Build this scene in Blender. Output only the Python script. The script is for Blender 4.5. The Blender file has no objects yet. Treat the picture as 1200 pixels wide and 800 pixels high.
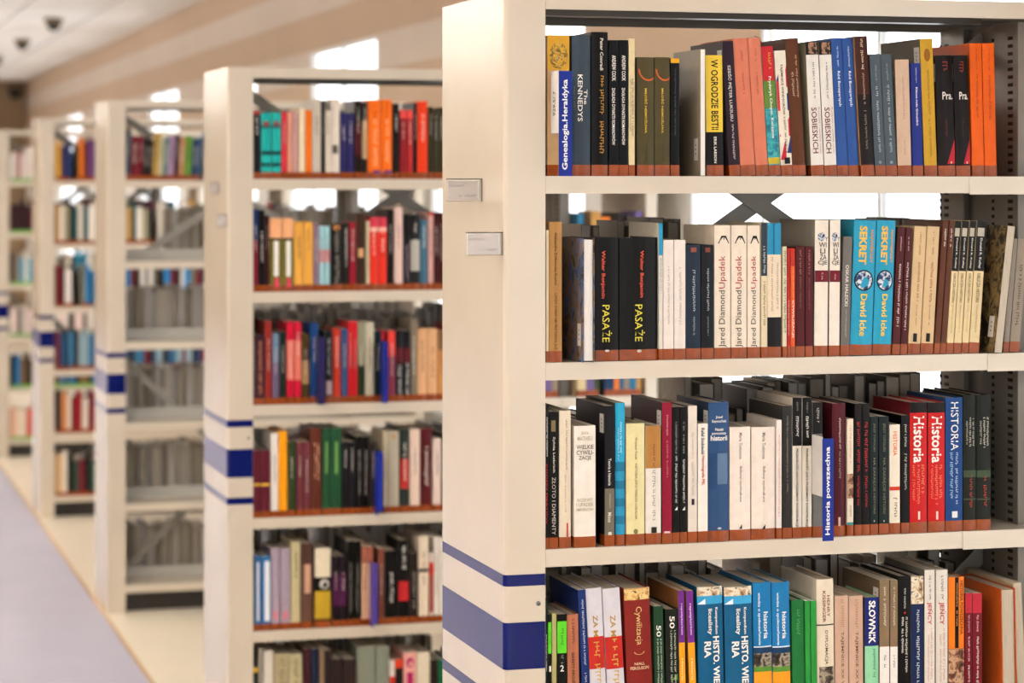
import bpy, bmesh, math, random
from mathutils import Vector, Matrix
R = random.Random(7)
SC = bpy.context.scene
COL = SC.collection

# ------------------------------------------------------------------ camera
# metres; X runs along the bookcases, Y away from the viewer, Z = 0 is the floor
EYE = 1.855
FPX, PPX, HORIZON = 2866.0, 600.0, 215.0
YAW = math.atan((PPX + 230.0) / FPX)
cam = bpy.data.cameras.new('camera')
cam.sensor_width = 36.0
cam.lens = FPX / 1200.0 * 36.0
cam.shift_y = -(400.0 - HORIZON) / 1200.0
cam.clip_end = 300
cam.dof.use_dof = True
cam.dof.focus_distance = 4.72
cam.dof.aperture_fstop = 3.8
camo = bpy.data.objects.new('camera', cam)
COL.objects.link(camo)
camo.location = (0, 0, EYE)
camo.rotation_euler = (math.pi / 2, 0, -YAW)
SC.camera = camo

# ------------------------------------------------------------------ light
w = bpy.data.worlds.new('overcast_sky'); SC.world = w
w.use_nodes = True
bg = w.node_tree.nodes['Background']
bg.inputs[0].default_value = (0.97, 0.98, 1.0, 1)
bg.inputs[1].default_value = 2.8
vs = SC.view_settings
vs.view_transform = 'Standard'; vs.look = 'None'; vs.gamma = 1.0
vs.use_curve_mapping = False
vs.exposure = -0.12
FILL_W = 15.0            # watts downwards from each added fill light
FILL_UP = 140.0           # watts upwards, added to brighten the ceiling
FILL_COL = (1.0, 0.92, 0.83)

# pixel -> point on a plane y = Y
def ray(px, py):
    u = (px - PPX) / FPX; v = (HORIZON - py) / FPX
    return (math.cos(YAW) * u + math.sin(YAW), -math.sin(YAW) * u + math.cos(YAW), v)
def at(px, py, Y):
    a, b, c = ray(px, py); t = Y / b
    return (a * t, EYE + c * t)

# ------------------------------------------------------------------ materials
def lin(h):
    h = h.lstrip('#'); o = []
    for i in (0, 2, 4):
        c = int(h[i:i+2], 16) / 255.0
        o.append(c / 12.92 if c <= 0.04045 else ((c + 0.055) / 1.055) ** 2.4)
    return tuple(o) + (1.0,)
MATS = {}
def mat(name, hexc, rough=0.45, var=0.10, scale=30.0, metal=0.0, bump=0.0, coat=0.0, stretch=None, spec=0.5):
    key = (name, hexc, rough, coat)
    if key in MATS: return MATS[key]
    m = bpy.data.materials.new(name); m.use_nodes = True
    nt = m.node_tree; b = nt.nodes['Principled BSDF']
    b.inputs['Roughness'].default_value = rough
    b.inputs['Metallic'].default_value = metal
    b.inputs['Specular IOR Level'].default_value = spec
    if coat: b.inputs['Coat Weight'].default_value = coat; b.inputs['Coat Roughness'].default_value = 0.12
    tc = nt.nodes.new('ShaderNodeTexCoord')
    src = tc.outputs['Object']
    if stretch:
        mp = nt.nodes.new('ShaderNodeMapping'); mp.inputs['Scale'].default_value = stretch
        nt.links.new(src, mp.inputs[0]); src = mp.outputs[0]
    n = nt.nodes.new('ShaderNodeTexNoise'); n.inputs['Scale'].default_value = scale; n.inputs['Detail'].default_value = 3
    nt.links.new(src, n.inputs['Vector'])
    r = nt.nodes.new('ShaderNodeValToRGB'); c = lin(hexc)
    r.color_ramp.elements[0].position = 0.3; r.color_ramp.elements[1].position = 0.7
    r.color_ramp.elements[0].color = tuple(x * (1 - var) for x in c[:3]) + (1,)
    r.color_ramp.elements[1].color = tuple(min(1, x * (1 + var)) for x in c[:3]) + (1,)
    nt.links.new(n.outputs['Fac'], r.inputs[0]); nt.links.new(r.outputs[0], b.inputs['Base Color'])
    if bump:
        bp = nt.nodes.new('ShaderNodeBump'); bp.inputs['Strength'].default_value = bump; bp.inputs['Distance'].default_value = 0.002
        nt.links.new(n.outputs['Fac'], bp.inputs['Height']); nt.links.new(bp.outputs[0], b.inputs['Normal'])
    MATS[key] = m
    return m
def cover_mat(hexc): return mat('book_cover_' + hexc.lstrip('#'), hexc, 0.30, 0.05, 55.0, spec=0.13)
def ink(hexc): return mat('ink_' + hexc.lstrip('#'), hexc, 0.4, 0.03, 40.0, spec=0.2)
def picture_mat(name, cols, scale):
    key = (name,)
    if key in MATS: return MATS[key]
    m = bpy.data.materials.new(name); m.use_nodes = True
    nt = m.node_tree; b = nt.nodes['Principled BSDF']; b.inputs['Roughness'].default_value = 0.35; b.inputs['Specular IOR Level'].default_value = 0.22
    tc = nt.nodes.new('ShaderNodeTexCoord'); n = nt.nodes.new('ShaderNodeTexNoise')
    n.inputs['Scale'].default_value = scale; n.inputs['Detail'].default_value = 4; n.inputs['Distortion'].default_value = 0.8
    nt.links.new(tc.outputs['Object'], n.inputs['Vector'])
    r = nt.nodes.new('ShaderNodeValToRGB')
    while len(r.color_ramp.elements) < len(cols): r.color_ramp.elements.new(0.5)
    for i, h in enumerate(cols):
        r.color_ramp.elements[i].position = 0.32 + 0.36 * i / (len(cols) - 1)
        r.color_ramp.elements[i].color = lin(h)
    nt.links.new(n.outputs['Fac'], r.inputs[0]); nt.links.new(r.outputs[0], b.inputs['Base Color'])
    MATS[key] = m
    return m
PIC = {
 'gold':   ('gold_relief_print', ['#3a2c14', '#8a6a28', '#d4a83c', '#4a5566'], 120),
 'city':   ('city_skyline_print', ['#3a2a1c', '#c89a52', '#e8c888', '#5a3a22'], 70),
 'crowd':  ('old_photo_print', ['#15110d', '#4a3f34', '#a89a86', '#1c1814'], 70),
 'globe':  ('globe_print', ['#0d1b33', '#2c4a78', '#d8dde0', '#6a4a3a'], 110),
 'face':   ('portrait_print', ['#120d0b', '#1c1411', '#b98a6a', '#2a1c16'], 90),
 'relief': ('stone_relief_print', ['#5a4028', '#c0a078', '#e6dcc6', '#3a2a20'], 60),
 'sepia':  ('sepia_print', ['#2a1a12', '#7a4a34', '#c09a7a', '#4a2a20'], 60),
 'union':  ('union_flag_print', ['#1e2a6a', '#c8283a', '#efe6d6', '#c8283a', '#1e2a6a'], 45),
 'dust':   ('jacket_photo_print', ['#0d0c0a', '#3a3020', '#8a744a', '#1a1a22'], 45),
 'jacketb':('jacket_painting_print', ['#2a1d14', '#8a6a44', '#5a6a8a', '#1a1412'], 40),
 'mesh':   ('dotted_print', ['#b9a284', '#6a5a48', '#b9a284'], 260),
 'teal':   ('map_print', ['#15606a', '#2a93a0', '#5ab0a0'], 90),
}
def cmat(c):
    if c in PIC: return picture_mat(*PIC[c])
    return cover_mat(c)

M_STEEL = mat('cream_powder_coated_steel', '#ccc0ad', 0.22, 0.025, 6.0, coat=0.2)
M_STEELG = mat('grey_steel', '#716b60', 0.35, 0.05, 12.0)
M_BRACE = mat('mid_grey_steel', '#8f8b82', 0.35, 0.04, 12.0)
M_DARK = mat('dark_slot', '#0c0b0a', 0.8, 0.05)
M_BLUE = mat('blue_stripe_film', '#05145a', 0.12, 0.04, 10.0, spec=0.3)
M_TAPE = mat('rust_brown_tape', '#8c4114', 0.22, 0.16, 40.0, spec=0.3)
M_TAPEG = mat('green_tape', '#5f9a3a', 0.3, 0.1, 40.0)
M_PAGE = mat('page_paper', '#b8ac98', 0.8, 0.16, 90.0, stretch=(14, 0.3, 0.3))
M_PAGEW = mat('white_page_paper', '#e8e3dc', 0.8, 0.08, 90.0, stretch=(14, 0.3, 0.3))
M_LABEL = mat('sticker_paper', '#d8d4cc', 0.6, 0.05)
M_SCREW = mat('screw_metal', '#77726a', 0.3, 0.05, metal=0.8)
M_WALLUP = mat('beige_wall_paint', '#c7ae93', 0.75, 0.03, 2.0)
M_LIGHTBAND = mat('painted_light_band', '#d6c9ba', 0.7, 0.03, 2.0)  # reflected sunlight on the wall, put into the colour
M_WALLLOW = mat('white_wall_paint', '#eeece6', 0.7, 0.02, 2.0)
M_CEIL = mat('ceiling_panel_white', '#f2efea', 0.8, 0.02, 3.0)
M_CEILGAP = mat('ceiling_grid_grey', '#8a7c6c', 0.8, 0.03)
M_FLOOR = mat('cream_vinyl_floor', '#d9cdb8', 0.3, 0.05, 1.2)
M_AISLE = mat('lavender_grey_floor_covering', '#9b98a6', 0.5, 0.06, 1.5)
M_ENDW = mat('brown_wall_paint', '#8c7458', 0.8, 0.04, 2.0)
M_FRAME = mat('white_window_frame', '#dfe3e4', 0.4, 0.02)
def glass():
    m = bpy.data.materials.new('window_glass'); m.use_nodes = True
    nt = m.node_tree; nt.nodes.remove(nt.nodes['Principled BSDF'])
    o = nt.nodes['Material Output']; t = nt.nodes.new('ShaderNodeBsdfTransparent'); g = nt.nodes.new('ShaderNodeBsdfGlossy')
    g.inputs['Roughness'].default_value = 0.02
    x = nt.nodes.new('ShaderNodeMixShader')
    x.inputs[0].default_value = 0.05
    nt.links.new(t.outputs[0], x.inputs[1]); nt.links.new(g.outputs[0], x.inputs[2])
    nt.links.new(x.outputs[0], o.inputs[0])
    return m
M_GLASS = glass()

# ------------------------------------------------------------------ helpers
def obj(name, me, parent=None, loc=None):
    o = bpy.data.objects.new(name, me); COL.objects.link(o)
    if parent: o.parent = parent
    if loc: o.location = loc
    return o
def empty(name, loc=(0, 0, 0)):
    o = bpy.data.objects.new(name, None); COL.objects.link(o); o.location = loc
    o.empty_display_size = 0.05
    return o
def tag(o, label, cat, group=None):
    o['label'] = label; o['category'] = cat
    if group: o['group'] = group
    return o
class MB:
    def __init__(s): s.v = []; s.f = []; s.m = []; s.mats = []
    def mi(s, m):
        if m not in s.mats: s.mats.append(m)
        return s.mats.index(m)
    def add(s, vs, fs, m):
        k = len(s.v); i = s.mi(m); s.v += [tuple(v) for v in vs]
        for f in fs: s.f.append(tuple(k + a for a in f)); s.m.append(i)
    def box(s, x0, x1, y0, y1, z0, z1, m):
        s.add([(x0,y0,z0),(x1,y0,z0),(x1,y1,z0),(x0,y1,z0),(x0,y0,z1),(x1,y0,z1),(x1,y1,z1),(x0,y1,z1)],
              [(0,3,2,1),(4,5,6,7),(0,1,5,4),(1,2,6,5),(2,3,7,6),(3,0,4,7)], m)
    def mesh(s, name, smooth=False):
        me = bpy.data.meshes.new(name); me.from_pydata(s.v, [], s.f)
        for m in s.mats: me.materials.append(m)
        for p, i in zip(me.polygons, s.m): p.material_index = i; p.use_smooth = smooth
        me.update()
        return me
def boxobj(name, x0, x1, y0, y1, z0, z1, m, parent=None, bevel=0.0):
    b = MB(); b.box(x0, x1, y0, y1, z0, z1, m); me = b.mesh(name)
    if bevel:
        bm = bmesh.new(); bm.from_mesh(me)
        bmesh.ops.bevel(bm, geom=bm.edges[:], offset=bevel, segments=2, affect='EDGES', profile=0.6)
        bm.to_mesh(me); bm.free()
    return obj(name, me, parent)
def struct(o): o['kind'] = 'structure'; return o

# ------------------------------------------------------------------ the room
XW, CEIL, YEND, YB, XL = 2.76, 3.165, 32.0, -9.0, -6.0
XU = 1.2554                       # outer face of every bookcase end panel
UNIT_Y = [4.386, 7.49, 10.61, 13.74, 16.86]
DEP = 0.46                        # bookcase depth
struct(boxobj('floor', XL, XW + 0.3, YB, YEND + 0.2, -0.10, 0.0, M_FLOOR))
struct(boxobj('floor_covering', XL, 1.235, YB, YEND, 0.0, 0.003, M_AISLE))
struct(boxobj('trim_or_light_band_1', 1.235, 1.25, YB, YEND, 0.0, 0.005, mat('brass_floor_edge', '#b08a58', 0.4, 0.05)))
c_ = struct(boxobj('ceiling', XL, XW + 0.3, YB, YEND + 0.2, CEIL + 0.02, CEIL + 0.14, M_CEILGAP))
pm = None
for i in range(5):
    for j in range(11):
        x1 = XW - i * 0.6 - 0.008; y0 = YB + 0.15 + j * 3.7
        if pm is None:
            b = MB(); b.box(-0.575, 0, 0, 3.62, 0, 0.03, M_CEIL); pm = b.mesh('ceiling_panel')
        obj('ceiling_panel', pm, c_, (x1, y0, CEIL))
struct(boxobj('ceiling_field', XL, XW - 3.0, YB, YEND, CEIL, CEIL + 0.02, M_CEIL))
struct(boxobj('wall_back', XL, XW + 0.3, YEND, YEND + 0.2, 0, CEIL + 0.02, M_ENDW))
# window wall: piers between the windows, dado and lintel zone
WZ0, WZ1, DADO = 0.85, 2.60, 2.06
wins = [(5.17 + 3.39 * i, 5.17 + 3.39 * i + 1.68) for i in range(-2, 8)]
wall = MB(); T_ = 0.04
wall.box(XW, XW + T_, YB, YEND, 0, WZ0, M_WALLLOW)
wall.box(XW, XW + T_, YB, YEND, WZ1, CEIL + 0.02, M_WALLUP)
ys = [YB] + [y for a in wins for y in a] + [YEND]
SIDE = 0.62                     # low side light next to every tall window
for k in range(0, len(ys), 2):
    y0s = ys[k] + (SIDE if k else 0.0)
    wall.box(XW, XW + T_, min(y0s, ys[k+1]), ys[k+1], WZ0, DADO, M_WALLLOW)
    wall.box(XW, XW + T_, ys[k], ys[k+1], DADO, WZ1, M_WALLUP)
struct(obj('wall_right', wall.mesh('wall_right')))
struct(boxobj('trim_or_light_band_2', XW - 0.004, XW, YB, YEND, 2.805, 2.985, M_LIGHTBAND))  # upper band of reflected sunlight, painted on as a pale strip
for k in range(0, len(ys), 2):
    struct(boxobj('trim_or_light_band_%d' % (3 + k // 2), XW - 0.004, XW, ys[k], ys[k+1], 2.425, WZ1 + 0.003, M_LIGHTBAND))  # lower band of reflected sunlight, painted on between the windows
for n, (a, b_) in enumerate(wins):
    fr = MB(); xa, xb = XW + 0.002, XW + 0.022; t = 0.022; c2 = b_ + SIDE
    fr.box(xa, xb, a, a + t, WZ0, WZ1, M_FRAME); fr.box(xa, xb, b_ - t, b_, WZ0, WZ1, M_FRAME)
    fr.box(xa, xb, a + t, b_ - t, WZ0, WZ0 + t, M_FRAME); fr.box(xa, xb, a + t, b_ - t, WZ1 - t, WZ1, M_FRAME)
    fr.box(xa, xb, b_, c2, WZ0, WZ0 + t, M_FRAME); fr.box(xa, xb, b_, c2, DADO - t, DADO, M_FRAME); fr.box(xa, xb, c2 - t, c2, WZ0 + t, DADO - t, M_FRAME)
    wo = struct(obj('window_%d' % (n + 1), fr.mesh('window_frame')))
    mid = (a + b_) / 2
    boxobj('mullion', xa, xb, mid - 0.011, mid + 0.011, WZ0 + t, WZ1 - t, M_FRAME, wo)
    for (p0, p1, pz) in ((a + t, mid - 0.011, WZ1), (mid + 0.011, b_ - t, WZ1), (b_, c2 - t, DADO)):
        boxobj('pane', xa + 0.006, xa + 0.012, p0, p1, WZ0 + t, pz - t, M_GLASS, wo)
    boxobj('window_sill', XW - 0.03, XW + 0.001, a - 0.02, c2 + 0.02, WZ0 - 0.03, WZ0, M_FRAME, wo)
struct(boxobj('added_wall_left', XL - 0.2, XL, YB, YEND, 0, CEIL + 0.02, M_WALLUP))  # unseen wall, added to cut the side light on the end panels

# ------------------------------------------------------------------ ceiling fittings and added fill lights
def lathe(name, prof, m, seg=20, parent=None, loc=None):
    b = MB(); vs = []; fs = []
    for r, z in prof:
        for k in range(seg):
            a = 2 * math.pi * k / seg; vs.append((r * math.cos(a), r * math.sin(a), z))
    for i in range(len(prof) - 1):
        for k in range(seg):
            fs.append((i*seg+k, i*seg+(k+1) % seg, (i+1)*seg+(k+1) % seg, (i+1)*seg+k))
    fs.append(tuple(range(seg))[::-1]); fs.append(tuple((len(prof)-1)*seg+k for k in range(seg)))
    b.add(vs, fs, m)
    return obj(name, b.mesh(name, True), parent, loc)
M_SPOTB = mat('bronze_spot_housing', '#6a5a44', 0.4, 0.05); M_SPOTD = mat('dark_spot_lens', '#1a1714', 0.25, 0.05)
for k, y in enumerate((19.6, 22.5, 25.6, 28.6)):
    e = empty('ceiling_spot', (1.9, y, CEIL))
    lathe('housing', [(0.03, 0.0), (0.075, -0.004), (0.075, -0.03), (0.055, -0.055)], M_SPOTB, parent=e)
    lathe('lens', [(0.054, -0.052), (0.05, -0.08), (0.03, -0.10), (0.006, -0.105)], M_SPOTD, parent=e)
    tag(e, 'round bronze ceiling spot with dark dome lens above the bookcases', 'ceiling spot', 'dome spots in one line along the ceiling')
e = empty('wall_lamp', (at(17, 109, YEND)[0], YEND, at(17, 109, YEND)[1]))
lathe('bracket', [(0.05, -0.02), (0.05, 0.06)], M_SPOTB, parent=e, loc=(0, -0.06, 0))
lathe('shade', [(0.08, 0.06), (0.085, 0.02), (0.055, -0.07), (0.02, -0.08)], M_SPOTD, parent=e, loc=(0, -0.09, 0))
tag(e, 'dark round lamp on the brown end wall', 'wall lamp')
M_DIFF = bpy.data.materials.new('fill_light_diffuser'); M_DIFF.use_nodes = True
_b = M_DIFF.node_tree.nodes['Principled BSDF']
_b.inputs['Emission Color'].default_value = FILL_COL + (1,); _b.inputs['Emission Strength'].default_value = 3.0
LA = bpy.data.lights.new('fill_area_light', 'AREA'); LA.shape = 'RECTANGLE'; LA.size = 1.1; LA.size_y = 0.5
LA.energy = FILL_W; LA.color = FILL_COL
LU = LA.copy(); LU.energy = FILL_UP
for y in (-1.5, 1.4, 4.3, 7.4, 10.5, 13.6, 16.7, 19.8, 22.9, 26.0, 29.0):  # unseen fill lights, added to brighten the bookcases and ceiling
    e = empty('added_fill_light', (-0.9, y, CEIL))
    PZ = -0.5
    fr = MB()
    for q in ((-0.6, 0.6, -0.3, -0.27), (-0.6, 0.6, 0.27, 0.3), (-0.6, -0.57, -0.27, 0.27), (0.57, 0.6, -0.27, 0.27)): fr.box(*q, PZ - 0.05, PZ, M_FRAME)
    obj('frame', fr.mesh('frame'), e)
    boxobj('added_diffuser', -0.57, 0.57, -0.27, 0.27, PZ - 0.03, PZ - 0.02, M_DIFF, e)
    for sx in (-0.5, 0.5): boxobj('suspension_wire', sx - 0.002, sx + 0.002, 0.283, 0.287, PZ, 0, M_SCREW, e)
    l = bpy.data.objects.new('fill_downlight', LA); COL.objects.link(l); l.parent = e; l.location = (0, 0, PZ - 0.06)
    l = bpy.data.objects.new('fill_uplight', LU); COL.objects.link(l); l.parent = e; l.location = (0, 0, PZ + 0.01); l.rotation_euler = (math.pi, 0, 0)
    tag(e, 'white rectangular fill light added out of view above the walkway', 'pendant light', 'added fill lights in a line above the walkway')

# ------------------------------------------------------------------ bookcases
SH = [EYE + z for z in (0.014, -0.336, -0.686, -1.036, -1.386, -1.736)]   # shelf tops
HTOP = EYE + 0.360
XIN = 1.3354; XMID = 2.345; XR = 2.66
def panel_mesh(z0, z1, off, m, y1=None, name='end_panel'):
    """sheet wrapped round the front corner: outer side face, rounded corner, front return"""
    r = 0.010; x0 = XU - off; x1 = XIN; yb = y1 if y1 else DEP
    pts = [(x0, yb), (x0, r - off)]
    for k in range(1, 6):
        a = math.pi / 2 * k / 6
        pts.append((XU + r - (r + off) * math.cos(a), r - (r + off) * math.sin(a)))
    pts += [(XU + r, -off), (x1 + off, -off)]
    return pts
def extrude(pts, z0, z1, m, name, smooth=False):
    b = MB(); n = len(pts)
    vs = [(x, y, z0) for x, y in pts] + [(x, y, z1) for x, y in pts]
    fs = [(i, (i+1) % n, n + (i+1) % n, n + i) for i in range(n)] + [tuple(range(n))[::-1], tuple(range(n, 2*n))]
    b.add(vs, fs, m)
    me = b.mesh(name)
    bm = bmesh.new(); bm.from_mesh(me); bmesh.ops.recalc_face_normals(bm, faces=bm.faces[:]); bm.to_mesh(me); bm.free()
    return me
def strap_mesh(p, q, wid, y, t, m, name):
    (xa, za), (xb, zb) = p, q; L = math.hypot(xb-xa, zb-za); nx, nz = -(zb-za)/L*wid/2, (xb-xa)/L*wid/2
    c = [(xa+nx, za+nz), (xb+nx, zb+nz), (xb-nx, zb-nz), (xa-nx, za-nz)]
    b = MB(); vs = [(x, y, z) for x, z in c] + [(x, y+t, z) for x, z in c]
    b.add(vs, [(0,1,2,3),(7,6,5,4),(0,4,5,1),(1,5,6,2),(2,6,7,3),(3,7,4,0)], m)
    return b.mesh(name)
def make_bookcase():
    root = empty('bookcase', (0, 0, 0))
    # left end panel: outline follows a shallow U wrapped at both long edges
    f = panel_mesh(0, 0, 0.0, None)
    t = 0.012
    prof = f + [(XIN, t)] + [(XU + t + 0.004, t), (XU + t, t + 0.004)] + [(XU + t, DEP - t), (XIN, DEP - t), (XIN, DEP), (XU, DEP)]
    o = obj('end_panel', extrude(prof[1:], 0.0, HTOP, M_STEEL, 'end_panel'), root)
    for z0, z1 in ((-0.752, -0.7305), (-0.9076, -0.8198), (-0.991, -0.9695)):
        p1 = panel_mesh(0, 0, 0.0006, None, DEP - 0.001)
        p2 = panel_mesh(0, 0, 0.0001, None, DEP - 0.001)
        s = MB(); n = len(p1)
        p1[-1] = (XIN - 0.0005, -0.0006)
        vs = [(x, y, EYE + z0) for x, y in p1] + [(x, y, EYE + z1) for x, y in p1]
        s.add(vs, [(i, i+1, n+i+1, n+i) for i in range(n-1)], M_BLUE)
        obj('blue_stripe', s.mesh('blue_stripe'), o)
    sc = lathe('screw', [(0.0045, 0.0), (0.0045, 0.001), (0.003, 0.0018)], M_SCREW, 10, o, (XU + 0.066, 0, EYE - 0.786))
    sc.rotation_euler = (math.pi / 2, 0, 0)
    boxobj('end_panel', XR - 0.04, XR, 0, DEP, 0, HTOP, M_STEEL, root, 0.004)
    # middle uprights, front and rear channel with slot rows on the face towards the first bay
    for y0, y1, sy in ((0.055, 0.165, 0.086), (DEP - 0.165, DEP - 0.055, DEP - 0.086)):
        up = boxobj('upright', XMID, XMID + 0.035, y0, y1, 0.02, HTOP - 0.034, M_STEELG, root, 0.002)
        b = MB(); z = 0.12
        while z < HTOP - 0.06:
            b.box(XMID - 0.0008, XMID + 0.002, sy - 0.010, sy + 0.010, z, z + 0.0068, M_DARK)
            b.box(XMID - 0.0008, XMID + 0.002, y1 - 0.009, y1 + 0.0006, z, z + 0.0068, M_DARK)
            z += 0.0157
        obj('slot_row', b.mesh('slot_row'), up)['kind'] = 'stuff'
    boxobj('upright_web', XMID + 0.012, XMID + 0.018, 0.165, DEP - 0.165, 0.06, HTOP - 0.036, M_STEELG, root)
    # gusset under the canopy and the cross braces in the middle plane
    ym = DEP / 2
    for (a, b_) in (((EYE + 0.30), (EYE - 0.38)), ((EYE - 0.76), (EYE - 1.72))):
        obj('cross_brace', strap_mesh((XIN + 0.004, a), (XMID + 0.02, b_), 0.034, ym - 0.003, 0.0025, M_BRACE, 'cross_brace'), root)
        obj('cross_brace', strap_mesh((XIN + 0.004, b_), (XMID + 0.02, a), 0.034, ym + 0.0005, 0.0025, M_BRACE, 'cross_brace'), root)
    boxobj('canopy', XIN - 0.002, XR - 0.04, 0.0, DEP, HTOP - 0.004, HTOP, M_STEEL, root)
    boxobj('canopy_lip', XIN + 0.0005, XR - 0.04, 0.0, 0.003, HTOP - 0.033, HTOP - 0.004, M_STEEL, root)
    boxobj('canopy_lip', XIN + 0.0005, XR - 0.04, DEP - 0.003, DEP, HTOP - 0.033, HTOP - 0.004, M_STEELG, root)
    boxobj('tie_bar', XIN + 0.0005, XMID, ym - 0.02, ym + 0.02, HTOP - 0.030, HTOP - 0.006, M_STEELG, root)
    XJ = 2.335
    for i, z in enumerate(SH):
        for (ya, yb_, front) in ((0.0, 0.222, 1), (DEP - 0.222, DEP, 0)):
            for (xa, xb) in ((XIN + 0.0005, XJ - 0.001), (XJ + 0.001, XR - 0.041)):
                s = MB(); lip = 0.033
                s.box(xa, xb, ya, yb_, z - 0.004, z, M_STEEL)
                yl = ya if front else yb_ - 0.003
                s.box(xa, xb, yl, yl + 0.003, z - lip, z - 0.004, M_STEEL)
                yk = yb_ - 0.003 if front else ya
                s.box(xa, xb, yk, yk + 0.003, z - 0.02, z - 0.004, M_STEEL)
                obj('shelf', s.mesh('shelf'), root)
        cx = at((1136, 1157, 1128)[i % 3], 300, 4.386)[0]
        boxobj('shelf_clip', cx, XJ - 0.001 - 0.004 * (i % 2), -0.0016, -0.0002, z - 0.0355, z - 0.0002, M_STEEL, root)
    boxobj('plinth', XIN + 0.001, XR - 0.041, 0.06, 0.075, 0.0, SH[5] - 0.034, mat('dark_plinth', '#2a2622', 0.6, 0.05), root)
    return root
def copy_tree(o, parent=None):
    c = o.copy(); COL.objects.link(c); c.parent = parent
    for ch in list(o.children): copy_tree(ch, c)
    return c
case0 = make_bookcase()
cases = [case0] + [copy_tree(case0) for _ in UNIT_Y[1:]]
case_labels = [
 'cream steel bookcase of history books with lettered spines, foremost of the row',
 'cream steel bookcase standing second in the row, its top shelf showing orange spines',
 'cream steel bookcase with bare near shelves and visible diagonal braces, third in the row',
 'cream steel bookcase standing fourth in the row behind the half-empty one',
 'cream steel bookcase whose books carry green tape, last of the row in view']
for c, y, lab in zip(cases, UNIT_Y, case_labels):
    c.location = (0, y, 0); tag(c, lab, 'bookcase', 'bookcases standing in a row along the walkway')
for z in SH[1:]:
    boxobj('back_stop', XIN + 0.001, XMID - 0.002, 0.2185, 0.2215, z + 0.0002, z + 0.047, mat('pale_grey_steel', '#b4b1a8', 0.35, 0.04, 12.0), cases[2])
# label holders: clear flags standing off the end panels
M_CLEAR = bpy.data.materials.new('clear_plastic'); M_CLEAR.use_nodes = True
_nt = M_CLEAR.node_tree; _p = _nt.nodes['Principled BSDF']
_t = _nt.nodes.new('ShaderNodeBsdfTransparent'); _x = _nt.nodes.new('ShaderNodeMixShader'); _x.inputs[0].default_value = 0.16
_p.inputs['Roughness'].default_value = 0.1; _p.inputs['Base Color'].default_value = (0.8, 0.8, 0.8, 1)
_nt.links.new(_t.outputs[0], _x.inputs[1]); _nt.links.new(_p.outputs[0], _x.inputs[2]); _nt.links.new(_x.outputs[0], _nt.nodes['Material Output'].inputs[0])
M_CARD = mat('pinkish_card', '#c9bcb2', 0.6, 0.06)
M_GREYINK = ink('#45413d')
def letter_blocks(mb, m, x0, x1, z0, z1, y, rng, horizontal=True):
    """illegible small print: a run of letter-sized strokes"""
    L = (x1 - x0) if horizontal else (z1 - z0); p = 0.0; hgt = (z1 - z0) if horizontal else (x1 - x0)
    while p < L - hgt * 0.3:
        if rng.random() < 0.16: p += hgt * 0.5; continue
        a = p; b = min(L, p + hgt * rng.uniform(0.38, 0.62)); up = rng.choice((0.72, 0.72, 1.0))
        if horizontal: q = [(x0 + a, y, z0), (x0 + b, y, z0), (x0 + b, y, z0 + hgt * up), (x0 + a, y, z0 + hgt * up)]
        else: q = [(x1 - hgt * up, y, z1 - b), (x1, y, z1 - b), (x1, y, z1 - a), (x1 - hgt * up, y, z1 - a)]
        t = hgt * 0.17
        # a hollow stroke pair instead of a solid block
        if horizontal:
            mb.add([(x0+a,y,z0),(x0+a+t,y,z0),(x0+a+t,y,z0+hgt*up),(x0+a,y,z0+hgt*up)], [(0,1,2,3)], m)
            zz = z0 + hgt * rng.choice((0, 0.3, 0.55)); mb.add([(x0+a,y,zz),(x0+b,y,zz),(x0+b,y,zz+t),(x0+a,y,zz+t)], [(0,1,2,3)], m)
        else:
            mb.add([(x1-hgt*up,y,z1-a-t),(x1,y,z1-a-t),(x1,y,z1-a),(x1-hgt*up,y,z1-a)], [(0,1,2,3)], m)
            xx = x1 - hgt * rng.choice((0.17, 0.5, 0.72)); mb.add([(xx,y,z1-b),(xx+t,y,z1-b),(xx+t,y,z1-a),(xx,y,z1-a)], [(0,1,2,3)], m)
        p = b + hgt * 0.14
def make_holder():
    e = empty('label_holder'); W, H = 0.070, 0.041
    boxobj('backing', -W, 0.0, 0.003, 0.005, 0, H, M_CLEAR, e)
    card = boxobj('card', -W + 0.002, -0.008, 0.0014, 0.0024, 0.002, H - 0.003, M_CARD, e)
    b = MB(); g = random.Random(3)
    letter_blocks(b, M_GREYINK, -W + 0.005, -W + 0.035, H - 0.014, H - 0.009, 0.0010, g)
    letter_blocks(b, M_GREYINK, -W + 0.024, -0.012, 0.007, 0.0125, 0.0010, g)
    obj('card_print', b.mesh('card_print'), card)
    boxobj('cover_sheet', -W, 0.0, -0.001, 0.0, 0, H, M_CLEAR, e)
    b = MB(); b.box(-W, 0.0, -0.001, 0.005, H, H + 0.0015, M_DARK); b.box(-0.0015, 0.0, -0.001, 0.014, 0, H, M_SPOTB); b.box(-W, 0, -0.001, 0.005, -0.001, 0, M_SPOTB)
    obj('clip_rail', b.mesh('clip_rail'), e)
    return e
h0 = make_holder(); first = True
for i, y in enumerate(UNIT_Y[:2]):
    for (dy, zt) in ((0.155, -0.033), (0.010, -0.133)):
        h = h0 if first else copy_tree(h0); first = False
        h.location = (XU - 0.0005, y + dy, EYE + zt)
        if i: h.scale = (0.42, 1, 0.9)
        tag(h, 'clear plastic label holder with printed card, %s of the two on the %s bookcase' % ('upper' if zt > -0.1 else 'lower', ('front', 'second', 'third', 'fourth')[i]), 'label holder', 'label holders on the bookcase ends')

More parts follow.
